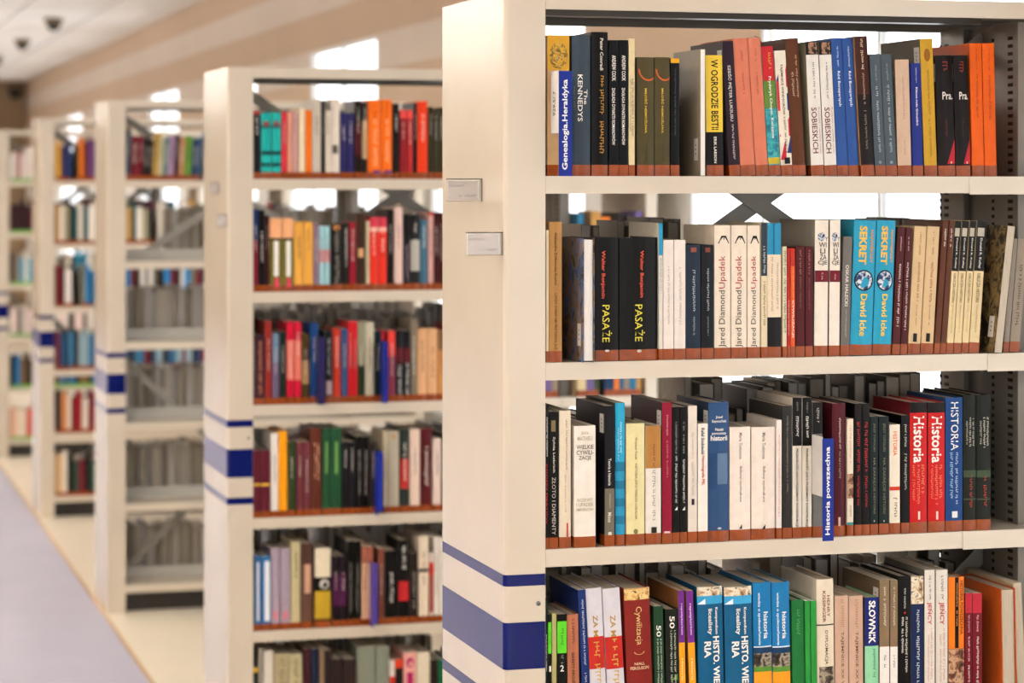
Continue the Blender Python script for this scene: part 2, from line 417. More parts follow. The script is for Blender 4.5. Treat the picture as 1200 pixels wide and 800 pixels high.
# ------------------------------------------------------------------ books
_txt = {}
def text_mesh(s, bold):
    key = (s, bold)
    if key in _txt: return _txt[key]
    cu = bpy.data.curves.new('lettering', 'FONT'); cu.body = s; cu.size = 1.0; cu.resolution_u = 2; cu.offset = bold
    o = bpy.data.objects.new('lettering', cu); COL.objects.link(o)
    dg = bpy.context.evaluated_depsgraph_get(); me = bpy.data.meshes.new_from_object(o.evaluated_get(dg))
    vs = [tuple(v.co) for v in me.vertices]; fs = [tuple(p.vertices) for p in me.polygons]
    bpy.data.objects.remove(o); bpy.data.curves.remove(cu); bpy.data.meshes.remove(me)
    x0 = min(v[0] for v in vs); x1 = max(v[0] for v in vs); y0 = min(v[1] for v in vs); y1 = max(v[1] for v in vs)
    vs = [((x - x0) / (x1 - x0), (y - y0) / (y1 - y0)) for x, y, _ in vs]
    _txt[key] = (vs, fs)
    return _txt[key]
def T(s, c, a, b, d='d', hf=0.5, xo=0.0, bold=0.012): return ('t', s, c, a, b, d, hf, xo, bold)
def S(c, a, b, hf=0.3, xo=0.0): return ('s', c, a, b, hf, xo)
def P(c, a, b, f0=-0.5, f1=0.5, name='spine_panel', shape='rect'): return ('p', c, a, b, f0, f1, name, shape)

def build_book(root, w, h, D, color, zones=(), items=(), bulge=0.0015, board=0.002, cov=None, tape=0.021,
               sticker=None, page=None, soft=False, tmat=None, seed=0, lid=0.003):
    """zones: (z0, z1, colour) on the spine; local x across, y = 0 at the spine crown, z up"""
    page = page or M_PAGE
    n = 6; hw = w / 2
    def sy(x): return bulge * (2 * x / w) ** 2
    outer = [(-hw, D)] + [(-hw + w * k / n, sy(-hw + w * k / n)) for k in range(n + 1)] + [(hw, D)]
    iw = hw - board
    inner = [(-iw, D)] + [(-iw + 2 * iw * k / n, sy(-iw + 2 * iw * k / n) + board) for k in range(n + 1)] + [(iw, D)]
    lv = sorted({0.0, h} | {min(max(z, 0), h) for a in zones for z in a[:2]})
    b = MB(); N = len(outer); main = cmat(color); cm = cmat(cov) if cov else main
    def zmat(z):
        for a in zones:
            if a[0] <= z <= a[1]: return cmat(a[2])
        return main
    for k in range(len(lv) - 1):
        z0, z1 = lv[k], lv[k+1]
        for i in range(N - 1):
            (xa, ya), (xb, yb) = outer[i], outer[i+1]
            m = cm if i in (0, N - 2) else zmat((z0 + z1) / 2)
            b.add([(xa,ya,z0),(xb,yb,z0),(xb,yb,z1),(xa,ya,z1)], [(0,1,2,3)], m)
    for i in range(N - 1):
        (xa, ya), (xb, yb) = inner[i], inner[i+1]
        b.add([(xa,ya,0),(xb,yb,0),(xb,yb,h),(xa,ya,h)], [(3,2,1,0)], main)
        (oa, pa), (ob, pb) = outer[i], outer[i+1]
        m = cm if i in (0, N - 2) else zmat(h)
        b.add([(oa,pa,h),(ob,pb,h),(xb,yb,h),(xa,ya,h)], [(0,1,2,3)], m)
        b.add([(oa,pa,0),(ob,pb,0),(xb,yb,0),(xa,ya,0)], [(3,2,1,0)], main)
    for s in (0, N - 1):
        (oa, pa), (ia, qa) = outer[s], inner[s]
        b.add([(oa,pa,0),(ia,qa,0),(ia,qa,h),(oa,pa,h)], [(0,3,2,1)] if s == 0 else [(0,1,2,3)], cm)
    obj('cover', b.mesh('cover'), root)
    pb = MB(); e = 0.0002
    pb.box(-iw + e, iw - e, bulge + board + 0.001, D - (0.0005 if soft else 0.004), 0.0008 if soft else 0.003, h - (0.0006 if soft else lid), page)
    obj('page_block', pb.mesh('page_block'), root)
    if tape:
        o2 = 0.00025; tb = MB(); yt = min(0.03, D * 0.3)
        pts = [(-hw - o2, yt)] + [(x, y - o2) for x, y in outer[1:-1]] + [(hw + o2, yt)]
        pts[1] = (-hw - o2, pts[1][1]); pts[-2] = (hw + o2, pts[-2][1]); q = len(pts)
        tb.add([(x, y, 0.0003) for x, y in pts] + [(x, y, tape) for x, y in pts], [(i, i+1, q+i+1, q+i) for i in range(q-1)], tmat or M_TAPE)
        obj('spine_tape', tb.mesh('spine_tape'), root)
    if sticker:
        z0, z1, y0, y1 = sticker; x = -hw - 0.0004
        s = MB(); s.add([(x, y1, z0), (x, y0, z0), (x, y0, z1), (x, y1, z1)], [(0,1,2,3)], M_LABEL)
        zc = (z0 + z1) / 2; yc = (y0 + y1) / 2
        for k in range(3):
            z_ = zc + (k - 1) * (z1 - z0) * 0.2
            s.add([(x-0.0003, yc+0.002, z_-0.0015), (x-0.0003, yc-0.002, z_-0.0015), (x-0.0003, yc-0.002, z_+0.0015), (x-0.0003, yc+0.002, z_+0.0015)], [(0,1,2,3)], ink('#2a2724'))
        obj('shelf_mark', s.mesh('shelf_mark'), root)
    off = 0.0003
    for it in items:
        off += 0.00012
        if it[0] == 't':
            _, s, c, z0, z1, d, hf, xo, bold = it
            vs, fs = text_mesh(s, bold); W = hf * w; xc = xo * w; out = []
            for a, q in vs:
                if d == 'd': x = xc - W/2 + q * W; z = z1 - a * (z1 - z0)
                elif d == 'u': x = xc + W/2 - q * W; z = z0 + a * (z1 - z0)
                else: x = xc - W/2 + a * W; z = z0 + q * (z1 - z0)
                out.append((x, sy(x) - off, z))
            m = MB(); m.add(out, fs, ink(c)); obj('spine_title', m.mesh('spine_title'), root)
        elif it[0] == 's':
            _, c, z0, z1, hf, xo = it
            m = MB(); W = hf * w; letter_blocks(m, ink(c), xo*w - W/2, xo*w + W/2, z0, z1, 0.0, random.Random(seed + int(z0 * 1e4)), False)
            m.v = [(x, sy(x) - off, z) for x, y, z in m.v]
            if m.v: obj('spine_print', m.mesh('spine_print'), root)
        else:
            _, c, z0, z1, f0, f1, name, shape = it
            m = MB()
            if shape == 'rect':
                k = 4; xs = [w * (f0 + (f1 - f0) * i / k) for i in range(k + 1)]
                m.add([(x, sy(x) - off, z0) for x in xs] + [(x, sy(x) - off, z1) for x in xs], [(i, i+1, k+2+i, k+1+i) for i in range(k)], cmat(c))
            elif shape == 'disc':
                xc = w * (f0 + f1) / 2; rx = w * (f1 - f0) / 2; zc = (z0 + z1) / 2; rz = (z1 - z0) / 2
                pts = [(xc + rx * math.cos(2*math.pi*i/24), zc + rz * math.sin(2*math.pi*i/24)) for i in range(24)]
                m.add([(x, sy(x) - off, z) for x, z in pts], [tuple(range(24))], cmat(c))
            elif shape == 'ring':
                xc = w * (f0 + f1) / 2; rx = w * (f1 - f0) / 2; zc = (z0 + z1) / 2; rz = (z1 - z0) / 2; vs = []; K = 20
                for i in range(K + 1):
                    a = math.pi + math.pi * i / K
                    for q in (1.0, 0.86):
                        x = max(-hw, min(hw, xc + rx * q * math.cos(a))); vs.append((x, sy(x) - off, zc + rz * q * math.sin(a)))
                m.add(vs, [(2*i, 2*i+1, 2*i+3, 2*i+2) for i in range(K)], cmat(c))
            elif shape == 'tri':
                xs = [w * f0, w * f1, w * f1]; zs = [z0, z0, z1]
                m.add([(x, sy(x) - off, z) for x, z in zip(xs, zs)], [(0,1,2)], cmat(c))
            elif shape == 'peak':
                xs = [w*f0, w*f1, w*(f0*0.3+f1*0.7), w*(f0*0.7+f1*0.3)]; zs = [z0, z0, z1, z1]
                m.add([(x, sy(x) - off, z) for x, z in zip(xs, zs)], [(0,1,2,3)], cmat(c))
            obj(name, m.mesh(name), root)

BOOKS = []      # (root, look, shelf phrase, order)
class Row:
    def __init__(s, unit, shelf, phrase, ox, oy, sc, yset=0.006):
        s.u = unit; s.zs = SH[shelf]; s.ph = phrase; s.y = UNIT_Y[unit] + yset; s.cal(ox, oy, sc); s.last = -1e9; s.k = 0; s.prev = (XIN, 0.0, 0.5)
    def cal(s, ox, oy, sc): s.ox, s.oy, s.sc = ox, oy, sc
    def X(s, cx, dy=0.0): return at(s.ox + cx / s.sc, 300, s.y + dy)[0]
    def Z(s, cx, cy, dy=0.0): return at(s.ox + cx / s.sc, s.oy + cy / s.sc, s.y + dy)[1]
    def bk(s, x0, x1, top, color, look, z=(), t=(), ln=0.0, pr=0.0, cov=None, soft=None, st=0, D=None, rev=False,
           bulge=None, tape=True, page=None, limx=None):
        xa, xb = s.X(x0, -pr), s.X(x1, -pr)
        if xa < s.last + 0.0006: xa = s.last + 0.0006
        if xa < XIN + 0.0012: xa = XIN + 0.0012
        if limx and xb > limx: xb = limx
        if xb < xa + 0.005: xb = xa + 0.005
        s.last = xb; wh = xb - xa - 0.0005
        if wh < 0.004: wh = 0.004
        xm = (x0 + x1) / 2
        zt = s.Z(xm, top, -pr); H = zt - s.zs - 0.0004
        dx = s.X(xm + ln, -pr) - s.X(xm, -pr); ang = math.atan2(dx, H) if ln else 0.0
        pxb, ptan, pht = s.prev; zc = min(H, pht)
        if zc > 0.01:
            lo = ptan - max(0.0, xa - pxb - 0.0004) / zc
            if math.tan(ang) < lo: ang = math.atan(lo)
        if math.tan(ang) * H > XMID - 0.003 - xb: ang = math.atan(max(0.0, XMID - 0.003 - xb) / H)
        s.prev = (xb, math.tan(ang), H)
        w_ = wh * math.cos(ang)
        h = max(0.06, min(0.318, (H - w_ * abs(math.sin(ang))) / max(0.9, math.cos(ang))))
        if soft is None: soft = w_ < 0.022
        D = D or min(0.205, max(0.115, h * 0.68))
        root = empty('book')
        root.location = ((xa + xb) / 2, s.y - pr, s.zs + 0.0003 + w_ / 2 * abs(math.sin(ang)))
        if rev:
            root.location = ((xa + xb) / 2, s.y - pr + D, s.zs + 0.0003 + w_ / 2 * abs(math.sin(ang)))
            root.rotation_euler = (0, -ang if False else ang, 0)
        else: root.rotation_euler = (0, ang, 0)
        Zl = lambda cy: (s.Z(xm, cy, -pr) - s.zs)
        zz = [(Zl(b), Zl(a), c) for a, b, c in z]
        items = []
        for q in t:
            if q[0] == 't': items.append(q[:3] + (Zl(q[4]), Zl(q[3])) + q[5:])
            elif q[0] == 's': items.append(q[:2] + (Zl(q[3]), Zl(q[2])) + q[4:])
            else: items.append(q[:2] + (max(0.0, Zl(q[3])), min(h, Zl(q[2]))) + q[4:])
        sticker = ((0.03, 0.072, 0.012, 0.034) if rev else (h - 0.052, h - 0.016, 0.006, 0.03)) if st else None
        if rev:
            holder = root
            sub = empty('book_body'); sub.parent = root; sub.rotation_euler = (0, 0, math.pi)
        bl = bulge if bulge is not None else (0.0004 if soft else min(0.004, w_ * 0.08))
        s.k += 1
        build_book(root, w_, h, D, color, zz, items, bl, 0.0006 if soft else 0.0021, cov, 0.021 if tape else 0, sticker, page, soft, seed=len(BOOKS) * 31)
        if rev:
            bpy.data.objects.remove(sub)
            Mr = Matrix.Rotation(math.pi, 4, 'Z')
            for ch in root.children:
                if ch.name.split('.')[0] in ('cover', 'page_block', 'spine_tape'):
                    ch.data.transform(Mr)
                elif ch.name.split('.')[0] == 'shelf_mark':
                    ch.data.transform(Matrix.Translation((0, -D, 0)))
        BOOKS.append((root, look, s.ph, s.k))
        return root
    def scr(s, color): return [S(color, 0, 0)]

SHN = ('top', 'second', 'third', 'fourth', 'fifth', 'lowest')
def ph(i, u): return "on the %s bookcase's %s shelf" % (('front', 'second', 'third')[u], SHN[i])

# ---- front bookcase, top shelf
r = Row(0, 0, ph(0, 0), 630, 20, 4.0)
K = '#0d0b0a'; WH = '#efe9df'; CR = '#e6d8bd'; YL = '#e8c63a'
r.bk(46, 150, 85, '#b8956a', 'tan book with gilded relief at the top', z=[(85, 248, '#c8962e')], t=[P('gold', 120, 245, -0.42, 0.42, 'cover_picture', 'disc')], bulge=0.001, D=0.17)
r.bk(163, 250, 85, '#38454f', 'glossy slate book with large white lettering', t=[T('KENNEDYS', WH, 270, 490, 'd', 0.26, -0.08), T('The', WH, 340, 410, 'd', 0.2, 0.22), S('#7a7a78', 320, 440, 0.1, -0.4)], bulge=0.004)
r.bk(254, 331, 70, '#090706', 'tall black book with golden script title', t=[T('Peter Conradi', '#e6dcc8', 100, 250, 'd', 0.2, 0.1), S('#b8862e', 275, 640, 0.26, 0.1)])
for a, b_ in ((335, 380), (382, 425)):
    r.bk(a, b_, 108, '#0c0d11', 'black book with condensed white two-part title', t=[T('ANDREW COOK', WH, 180, 300, 'd', 0.42), T('ZAGŁADA DYNASTII ROMANOWÓW', WH, 332, 600, 'd', 0.42)])
r.bk(427, 456, 100, '#d9c89a', 'thin cream book with small dark lettering', t=[S('#3a3020', 290, 560, 0.3, 0.15), S('#3a3020', 290, 540, 0.22, -0.2)])
for a, b_ in ((469, 548), (551, 622)):
    r.bk(a, b_, 188, '#4a4226', 'olive green book with orange arc and yellow title', t=[P('#c05a2a', 60, 300, -0.45, 0.75, 'emblem', 'ring'), T('MIŁOŚĆ NIEMOŻLIWA', '#e0b83a', 335, 545, 'd', 0.17), S('#2a2414', 590, 680, 0.1)], cov='#5a5436', st=0)
r.bk(624, 665, 193, '#0b0a09', 'thin black book with yellow top edge band', z=[(193, 216, '#d9a020')], t=[S('#4f5a66', 240, 560, 0.2)])
r.bk(762, 787, 150, '#8b7f6a', 'grey brown book turned with its pages outward', rev=True, D=0.15, cov='#8a7c66', tape=False, pr=0.008, page=M_PAGEW, st=1)
r.bk(794, 874, 178, '#0d0b09', 'yellow and black book with bold black title', z=[(178, 540, '#e3c23e')], ln=-6, t=[T('W OGRODZIE BESTII', '#17130c', 200, 530, 'd', 0.42, 0.0, 0.02), T('ERIK LARSON', WH, 562, 685, 'd', 0.16)])
r.bk(900, 951, 112, '#2a1c28', 'dark purple book leaning, with grey white lettering', t=[T('SZEŚĆ PIĘTER LUKSUSU', '#d8d2c8', 228, 490, 'd', 0.42, 0.0), S('#d0c8bc', 505, 668, 0.2, 0.0)], ln=-42, st=1, cov='#3a3236')
r.bk(955, 1024, 97, '#c8745a', 'salmon coral book leaning left', t=[S('#8a4030', 150, 210, 0.14), S('#8a4030', 265, 365, 0.16)], ln=-46)
r.bk(1026, 1085, 97, '#c8745a', 'salmon coral book leaning left', t=[S('#8a4030', 150, 210, 0.14), S('#8a4030', 265, 365, 0.16)], ln=-46)
r.cal(900, 20, 4.0)
rb = r.bk(7, 62, 135, '#2a93a0', 'red, green and teal book with ribbon marker', z=[(135, 300, '#b8242a'), (300, 430, '#5a8030'), (430, 660, '#2a93a0'), (660, 690, '#c0a82e')], t=[P('teal', 440, 655), S('#e0a040', 160, 250, 0.3, 0.1), T('Fryderyk Chopin. Korzenie', WH, 280, 570, 'd', 0.3)], ln=-38)
_rb = MB(); _p = [(0.0, 0.0), (-0.002, 0.012), (-0.008, 0.022), (-0.016, 0.026), (-0.024, 0.023)]; _h = 0.19
_top = max(v.co.z for ch in rb.children if ch.name.startswith('cover') for v in ch.data.vertices)
for (xa_, za_), (xb2, zb2) in zip(_p, _p[1:]):
    _rb.add([(xa_, 0.02, _top - 0.004 + za_), (xb2, 0.02, _top - 0.004 + zb2), (xb2, 0.026, _top - 0.004 + zb2), (xa_, 0.026, _top - 0.004 + za_)], [(0, 1, 2, 3)], ink('#a01c24'))
obj('ribbon_marker', _rb.mesh('ribbon_marker'), rb)
r.bk(65, 118, 155, '#e6dcc8', 'white book with red and blue flag pattern', t=[P('#26356e', 230, 300, -0.5, 0.0, 'spine_panel', 'tri'), P('#c02a3a', 225, 330, 0.0, 0.5, 'spine_panel', 'tri'), P('#c02a3a', 300, 440, -0.5, -0.28), P('#26356e', 360, 440, 0.3, 0.5), P('#c02a3a', 470, 560, -0.5, 0.5, 'spine_panel', 'tri'), P('#26356e', 560, 640, 0.1, 0.5, 'spine_panel', 'tri'), P('#c02a3a', 575, 670, -0.5, 0.0, 'spine_panel', 'tri'), P('#e6dcc8', 225, 460, -0.3, 0.35, 'title_panel'), T('TAJEMNICE WINDSORÓW', '#1a1614', 222, 460, 'd', 0.32, 0.0, 0.02), S('#2a2a3a', 470, 640, 0.22), P('#1a1614', 660, 690, -0.2, 0.3, 'emblem')], ln=-35)
r.bk(120, 180, 98, '#573019', 'plain brown book with faint cream lettering', t=[S('#c8a888', 180, 380, 0.16, 0.2), S('#c8a888', 260, 375, 0.2, -0.15)], ln=-38)
for a, b_ in ((206, 265), (268, 326)):
    r.bk(a, b_, 115, '#e2ddd4', 'white book with small dark portrait above red title', z=[(112, 178, '#1a1310')], t=[P('face', 120, 176, -0.3, 0.4, 'cover_picture'), T('SOBIESKICH', '#6a2a34', 425, 640, 'd', 0.42, -0.1), T('Rozkwit i upadek rodu', '#a83a44', 425, 640, 'd', 0.16, 0.3, 0.0), S('#4a4640', 215, 385, 0.18)], ln=-30, cov='#9a9478')
for a, b_ in ((328, 379), (381, 431)):
    r.bk(a, b_, 97, '#2c4f8e', 'bright blue book with white title', t=[S('#c8d4e8', 140, 235, 0.16), T('Ród Bonapartych', '#e8ecf2', 255, 420, 'd', 0.3)], ln=-34)
r.bk(440, 501, 88, '#43251a', 'tall dark brown book, black below, tan side', z=[(365, 690, '#191311'), (88, 365, '#3f2018')], t=[S('#e0c8a8', 105, 250, 0.2), S('#b89a80', 265, 410, 0.16), S('#8a8074', 440, 620, 0.18)], ln=-40, pr=0.006, cov='#b08052')
for a, b_ in ((504, 553), (556, 607)):
    r.bk(a, b_, 172, '#4a565e', 'slate grey blue book with pale spaced lettering', t=[S('#9aa4a8', 220, 300, 0.16), S('#b4bcbe', 320, 640, 0.24), P('#8a9698', 675, 690, -0.15, 0.15, 'emblem', 'disc')], ln=-28)
r.bk(611, 676, 198, '#c9ac94', 'pinkish beige book with faint lettering', t=[S('#9a7a64', 280, 480, 0.14), S('#9a7a64', 580, 650, 0.12)], ln=-14, cov='mesh')
r.bk(680, 728, 215, '#1f2c78', 'royal blue book with white lettering', t=[S('#c8ccdc', 235, 310, 0.12), T('Klątwa rodu Grimaldich', '#e8e8ee', 330, 510, 'd', 0.26)], ln=-12)
r.bk(736, 796, 100, '#c0962c', 'tall ochre yellow book with dark side', t=[P('#8a5a1c', 150, 210, -0.25, 0.25, 'emblem', 'disc'), S('#7a5a1c', 250, 660, 0.2)], ln=-28, cov='#4a4430', st=1)
for a, b_ in ((802, 881), (885, 952)):
    r.bk(a, b_, 178, '#150e0c', 'dark book with red corner and short white title', t=[S('#8a2a22', 210, 265, 0.3), T('Pra.', '#efe6dc', 352, 388, 'h', 0.62, 0.12), S('#6a2a20', 480, 560, 0.1), P('#b3202c', 575, 690, 0.0, 0.5, 'red_corner', 'tri'), P('#d8b8a8', 678, 690, 0.2, 0.3, 'emblem', 'disc')], ln=-14, st=1, cov='#3a2620')
for a, b_ in ((960, 1016), (1019, 1075)):
    r.bk(a, b_, 122, '#d85a14', 'vivid orange book', t=[S('#7a3410', 150, 250, 0.14), S('#7a3410', 270, 480, 0.2)], ln=-14)

# ---- front bookcase, second shelf
r = Row(0, 1, ph(1, 0), 630, 220, 3.638)
r.bk(36, 48, 180, '#cfc0a0', 'very thin cream book beside the steel post')
r.bk(50, 105, 145, '#a87c46', 'tan brown book with two-part dark title', t=[T('Aleksandra Ziółkowska-Boehm', '#3a2814', 190, 415, 'd', 0.2), T('LEPSZY DZIEŃ NIE PRZYSZEDŁ JUŻ', '#3a2814', 450, 690, 'd', 0.3)])
r.bk(193, 243, 215, '#16120f', 'black book with pages outward and photographic jacket', rev=True, D=0.165, cov='jacketb', tape=False, pr=0.022, page=M_PAGEW, st=1)
r.bk(247, 346, 212, '#0d0b09', 'thick black book with red name and yellow title', t=[T('Walter Benjamin', '#d8523a', 268, 472, 'd', 0.2, -0.18, 0.02), T('PASAŻE', '#e6d84a', 500, 658, 'd', 0.42, 0.0, 0.0), P('#c8c0b4', 690, 700, -0.1, 0.1, 'emblem', 'disc')], bulge=0.003)
r.bk(352, 514, 212, '#0d0b09', 'thickest black book, red name over yellow title', t=[T('Walter Benjamin', '#d8523a', 268, 468, 'd', 0.12, 0.06, 0.02), T('PASAŻE', '#e6d84a', 498, 655, 'd', 0.26, 0.02, 0.0), P('#c8c0b4', 690, 702, -0.06, 0.06, 'emblem', 'disc')], bulge=0.006)
r.bk(517, 534, 150, '#d9d2c4', 'thin book, blue above and white below', z=[(150, 288, '#2a8fb4')], t=[S('#4a7a96', 300, 450, 0.4)])
for a, b_ in ((536, 580), (583, 632)):
    r.bk(a, b_, 222, '#e3d8ce', 'off-white book with grey lettering', t=[S('#9a928a', 335, 585, 0.2)])
r.bk(635, 696, 243, '#1e2a38', 'dark navy book with small red emblem', t=[P('#8a4a3a', 255, 275, -0.2, 0.2, 'emblem'), S('#aab4bc', 345, 530, 0.2), S('#98a2aa', 550, 630, 0.14)])
r.bk(699, 752, 243, '#14161a', 'black book with small red emblem', t=[P('#7a4034', 255, 275, -0.2, 0.2, 'emblem'), S('#aab0b4', 345, 530, 0.2), S('#8a9094', 550, 630, 0.14)])
for a, b_ in ((755, 824), (827, 893), (896, 950)):
    r.bk(a, b_, 160, '#e4d6c2', 'cream book with black and dark red title', t=[P('#17140f', 205, 238, -0.3, 0.42, 'emblem', 'peak'), P('#7a7468', 214, 222, 0.02, 0.12, 'emblem', 'disc'), T('Jared Diamond', '#2a2622', 438, 680, 'u', 0.5, 0.0, 0.0), T('Upadek', '#a02a30', 290, 430, 'u', 0.5, 0.0, 0.0)])
r.bk(953, 979, 150, '#d9c9a6', 'thin book, slate above and cream below', z=[(150, 376, '#2c3a44')], t=[S('#c8ccc8', 250, 365, 0.4), S('#3a3428', 400, 590, 0.4)])
r.bk(981, 1040, 150, '#e2cfb4', 'book banded blue, cream and black', z=[(150, 285, '#2a86ac'), (552, 690, '#181414')], t=[S('#8a7a64', 295, 530, 0.16, -0.2), S('#8a7a64', 310, 520, 0.16, 0.2), P('#1c5a7a', 150, 285, -0.1, -0.02)])
r.cal(910, 220, 3.638)
r.bk(26, 44, 250, '#d2c8a8', 'thin cream book with dark green lettering', t=[S('#2a3a24', 270, 620, 0.6)])
r.bk(46, 58, 258, '#a82420', 'very thin red book', t=[S('#efd8c8', 480, 630, 0.4)])
r.bk(60, 79, 258, '#d4552a', 'thin orange red book with white title', z=[(258, 335, '#b8301e')], t=[T('CYWILIZACJE', WH, 480, 640, 'd', 0.5), S('#e8a868', 335, 470, 0.3)])
for a, b_ in ((82, 120), (123, 155)):
    r.bk(a, b_, 250, '#4c161a', 'plain maroon book with faint lettering', t=[S('#a8786a', 265, 370, 0.24), S('#8a5a54', 380, 520, 0.2)])
for a, b_ in ((161, 219), (223, 268)):
    r.bk(a, b_, 137, '#e6dbcb', 'white book with stacked title above maroon band', t=[P('globe', 190, 228, -0.32, 0.22, 'emblem', 'disc')] + [T(s_, '#4a4038', 207 + 26 * i if i else 210, 229 + 26 * i, 'h', min(0.8, wd * 1.15), xo_, 0.015) for i, (s_, wd, xo_) in enumerate((('Y', 0.18, 0.34), ('WI', 0.5, 0.05), ('LI', 0.34, 0.05), ('ZA', 0.45, 0.08), ('CJE', 0.62, 0.05)))] + [P('#6a1a24', 353, 402, name='title_band'), S('#d8a8a0', 362, 394, 0.14)], cov='#8a8478', ln=5)
r.bk(272, 310, 207, '#6a6660', 'narrow grey book with white name', t=[T('OSKAR HALECKI', '#e0dcd4', 330, 505, 'd', 0.36), S('#b0aca4', 520, 640, 0.18)], ln=14)
for a, b_ in ((314, 408), (411, 490)):
    r.bk(a, b_, 137, '#2a94b4', 'turquoise book with globe and yellow orange title', t=[T('SEKRET', '#f0b03a', 165, 330, 'd', 0.34, -0.1, 0.03), T('NAJWIĘKSZY', '#e08a2a', 180, 322, 'd', 0.16, 0.3, 0.03), P('#17181c', 352, 442, -0.44, 0.44, 'emblem', 'disc'), P('globe', 358, 436, -0.38, 0.38, 'emblem', 'disc'), T('David Icke', '#e8c04a', 455, 635, 'd', 0.3, 0.02, 0.02)], ln=21)
for a, b_ in ((493, 525), (528, 556)):
    r.bk(a, b_, 168, '#4a1a1c', 'dark red book with white spaced title', t=[S('#d8b8ac', 210, 270, 0.2), S('#e4ccc0', 320, 610, 0.34)], ln=24)
for a, b_ in ((560, 612), (615, 668)):
    r.bk(a, b_, 163, '#cdb086', 'sand beige book with small black emblem below', t=[S('#6a5238', 190, 290, 0.16), S('#8a3a2a', 320, 490, 0.22), S('#6a5238', 500, 590, 0.12), P('#1a1612', 622, 658, -0.16, 0.16, 'emblem')], ln=30)
for a, b_ in ((671, 695), (698, 720)):
    r.bk(a, b_, 138, '#5a3220', 'thin chestnut brown book with white name', t=[S('#efe2d6', 175, 255, 0.36, 0.0)], ln=40)
for a, b_ in ((723, 752), (755, 786), (789, 817), (820, 862)):
    r.bk(a, b_, 140, '#d8c294', 'book with black upper and cream lower spine', z=[(140, 356, '#161412')], t=[P('#b0a898', 172, 208, -0.4, 0.3, 'emblem'), T('Donald R. Kelley', '#dcd6cc', 215, 345, 'd', 0.3), T('OBLICZA HISTORII', '#4a4236', 365, 490, 'd', 0.34), S('#7a6e58', 500, 620, 0.2)], ln=36)
r.bk(927, 962, 160, '#0e0b09', 'black book with pages outward and dark jacket', rev=True, D=0.17, cov='dust', tape=False, pr=0.02, ln=58, st=1)
r.bk(966, 989, 215, '#8a8074', 'thin grey book beside the slotted upright', ln=40)
r.bk(992, 1034, 215, '#8f8272', 'grey brown book with dark lettering', t=[S('#4a4036', 330, 590, 0.36)], ln=40)

# ---- front bookcase, third shelf
r = Row(0, 2, ph(2, 0), 630, 430, 3.638)
r.bk(29, 48, 160, '#0e0b09', 'thin black book with red and white title', t=[S(WH, 215, 385, 0.4, 0.0), T('KODEKS PIRATÓW', '#c02a2a', 415, 670, 'd', 0.45)])
r.bk(50, 88, 190, '#110e0c', 'black book with grey capital title', t=[P('#7a6a4a', 228, 275, -0.3, 0.2, 'emblem'), T('Sylvia Liebrich', '#d0c8ba', 298, 450, 'd', 0.32), T('ZŁOTO I DIAMENTY', '#c0b8aa', 470, 715, 'd', 0.42, 0, 0.0)])
r.bk(93, 143, 185, '#dccdb4', 'cream book with small dark lettering', t=[S('#4a4234', 225, 440, 0.16, 0.1), S('#8a7e6a', 460, 620, 0.14), P('#b84a34', 665, 728, 0.1, 0.25, 'emblem')])
r.bk(156, 248, 250, '#e8dfd2', 'wide white book with title across the spine', t=[T('JEAN-', '#a8987e', 275, 292, 'h', 0.36), T('MATHIEU', '#a8987e', 296, 314, 'h', 0.7), T('WIELKIE', '#5a4a3a', 332, 350, 'h', 0.8), T('CYWILI-', '#5a4a3a', 355, 374, 'h', 0.8), T('ZACJE', '#5a4a3a', 379, 400, 'h', 0.58), T('ROZKWIT', '#a8987e', 560, 574, 'h', 0.72), T('I UPADEK', '#a8987e', 578, 594, 'h', 0.8), T('IMPERIÓW', '#a8987e', 599, 614, 'h', 0.8)], cov='#d8d0c4', pr=0.004, bulge=0.001)
r.bk(286, 328, 165, '#6a6456', 'book black above and grey brown below', z=[(165, 518, '#17161a')], t=[T('Teoria a historia', '#d8d4cc', 390, 505, 'd', 0.3), T('Mises', '#d8d0c0', 620, 662, 'd', 0.36), S('#aaa290', 540, 610, 0.2), P('#d8d0c0', 703, 716, -0.15, 0.2, 'emblem')], cov='#16151a', st=1)
r.bk(333, 375, 153, '#1e6f8e', 'turquoise book with dark blue stripes', z=[(153, 405, '#2a9cc0'), (445, 485, '#2a8cb0'), (520, 560, '#2a8cb0'), (595, 635, '#2a8cb0'), (670, 716, '#2a8cb0')], t=[S('#d4ecf2', 235, 370, 0.2), S('#bcdce6', 260, 400, 0.16, -0.25)], cov='#4a4a46', bulge=0.004)
r.bk(379, 458, 240, '#dcd09c', 'pale yellow book with brown lettering', t=[T('HISTORIA JAKO WIEDZA LOKALNA', '#6a5a34', 412, 650, 'd', 0.16), T('Wojciech Piasek', '#6a5a34', 300, 395, 'd', 0.16), P('#7a7048', 690, 712, -0.12, 0.12, 'emblem', 'disc')])
r.bk(462, 528, 250, '#e2dace', 'book tan above and white below', z=[(250, 432, '#a8763c')], t=[S('#7a4a1c', 330, 425, 0.2), S('#8a8478', 440, 660, 0.22), P('#2a2622', 682, 708, -0.16, 0.2, 'emblem')])
r.bk(531, 573, 150, '#85142e', 'crimson book with grey library sticker on its side', t=[S('#d8a0a8', 205, 300, 0.2), S('#c08088', 315, 470, 0.2), P('#e0c8c4', 700, 708, -0.3, 0.3, 'emblem')], cov='#3a262a', st=1)
for a, b_ in ((575, 605), (607, 638)):
    r.bk(a, b_, 170, '#0d0b09', 'black book with white italic title and bird mark', t=[S('#aaa49a', 235, 370, 0.24), S(WH, 380, 580, 0.3, 0.0), P(WH, 594, 610, -0.2, 0.2, 'emblem', 'tri')])
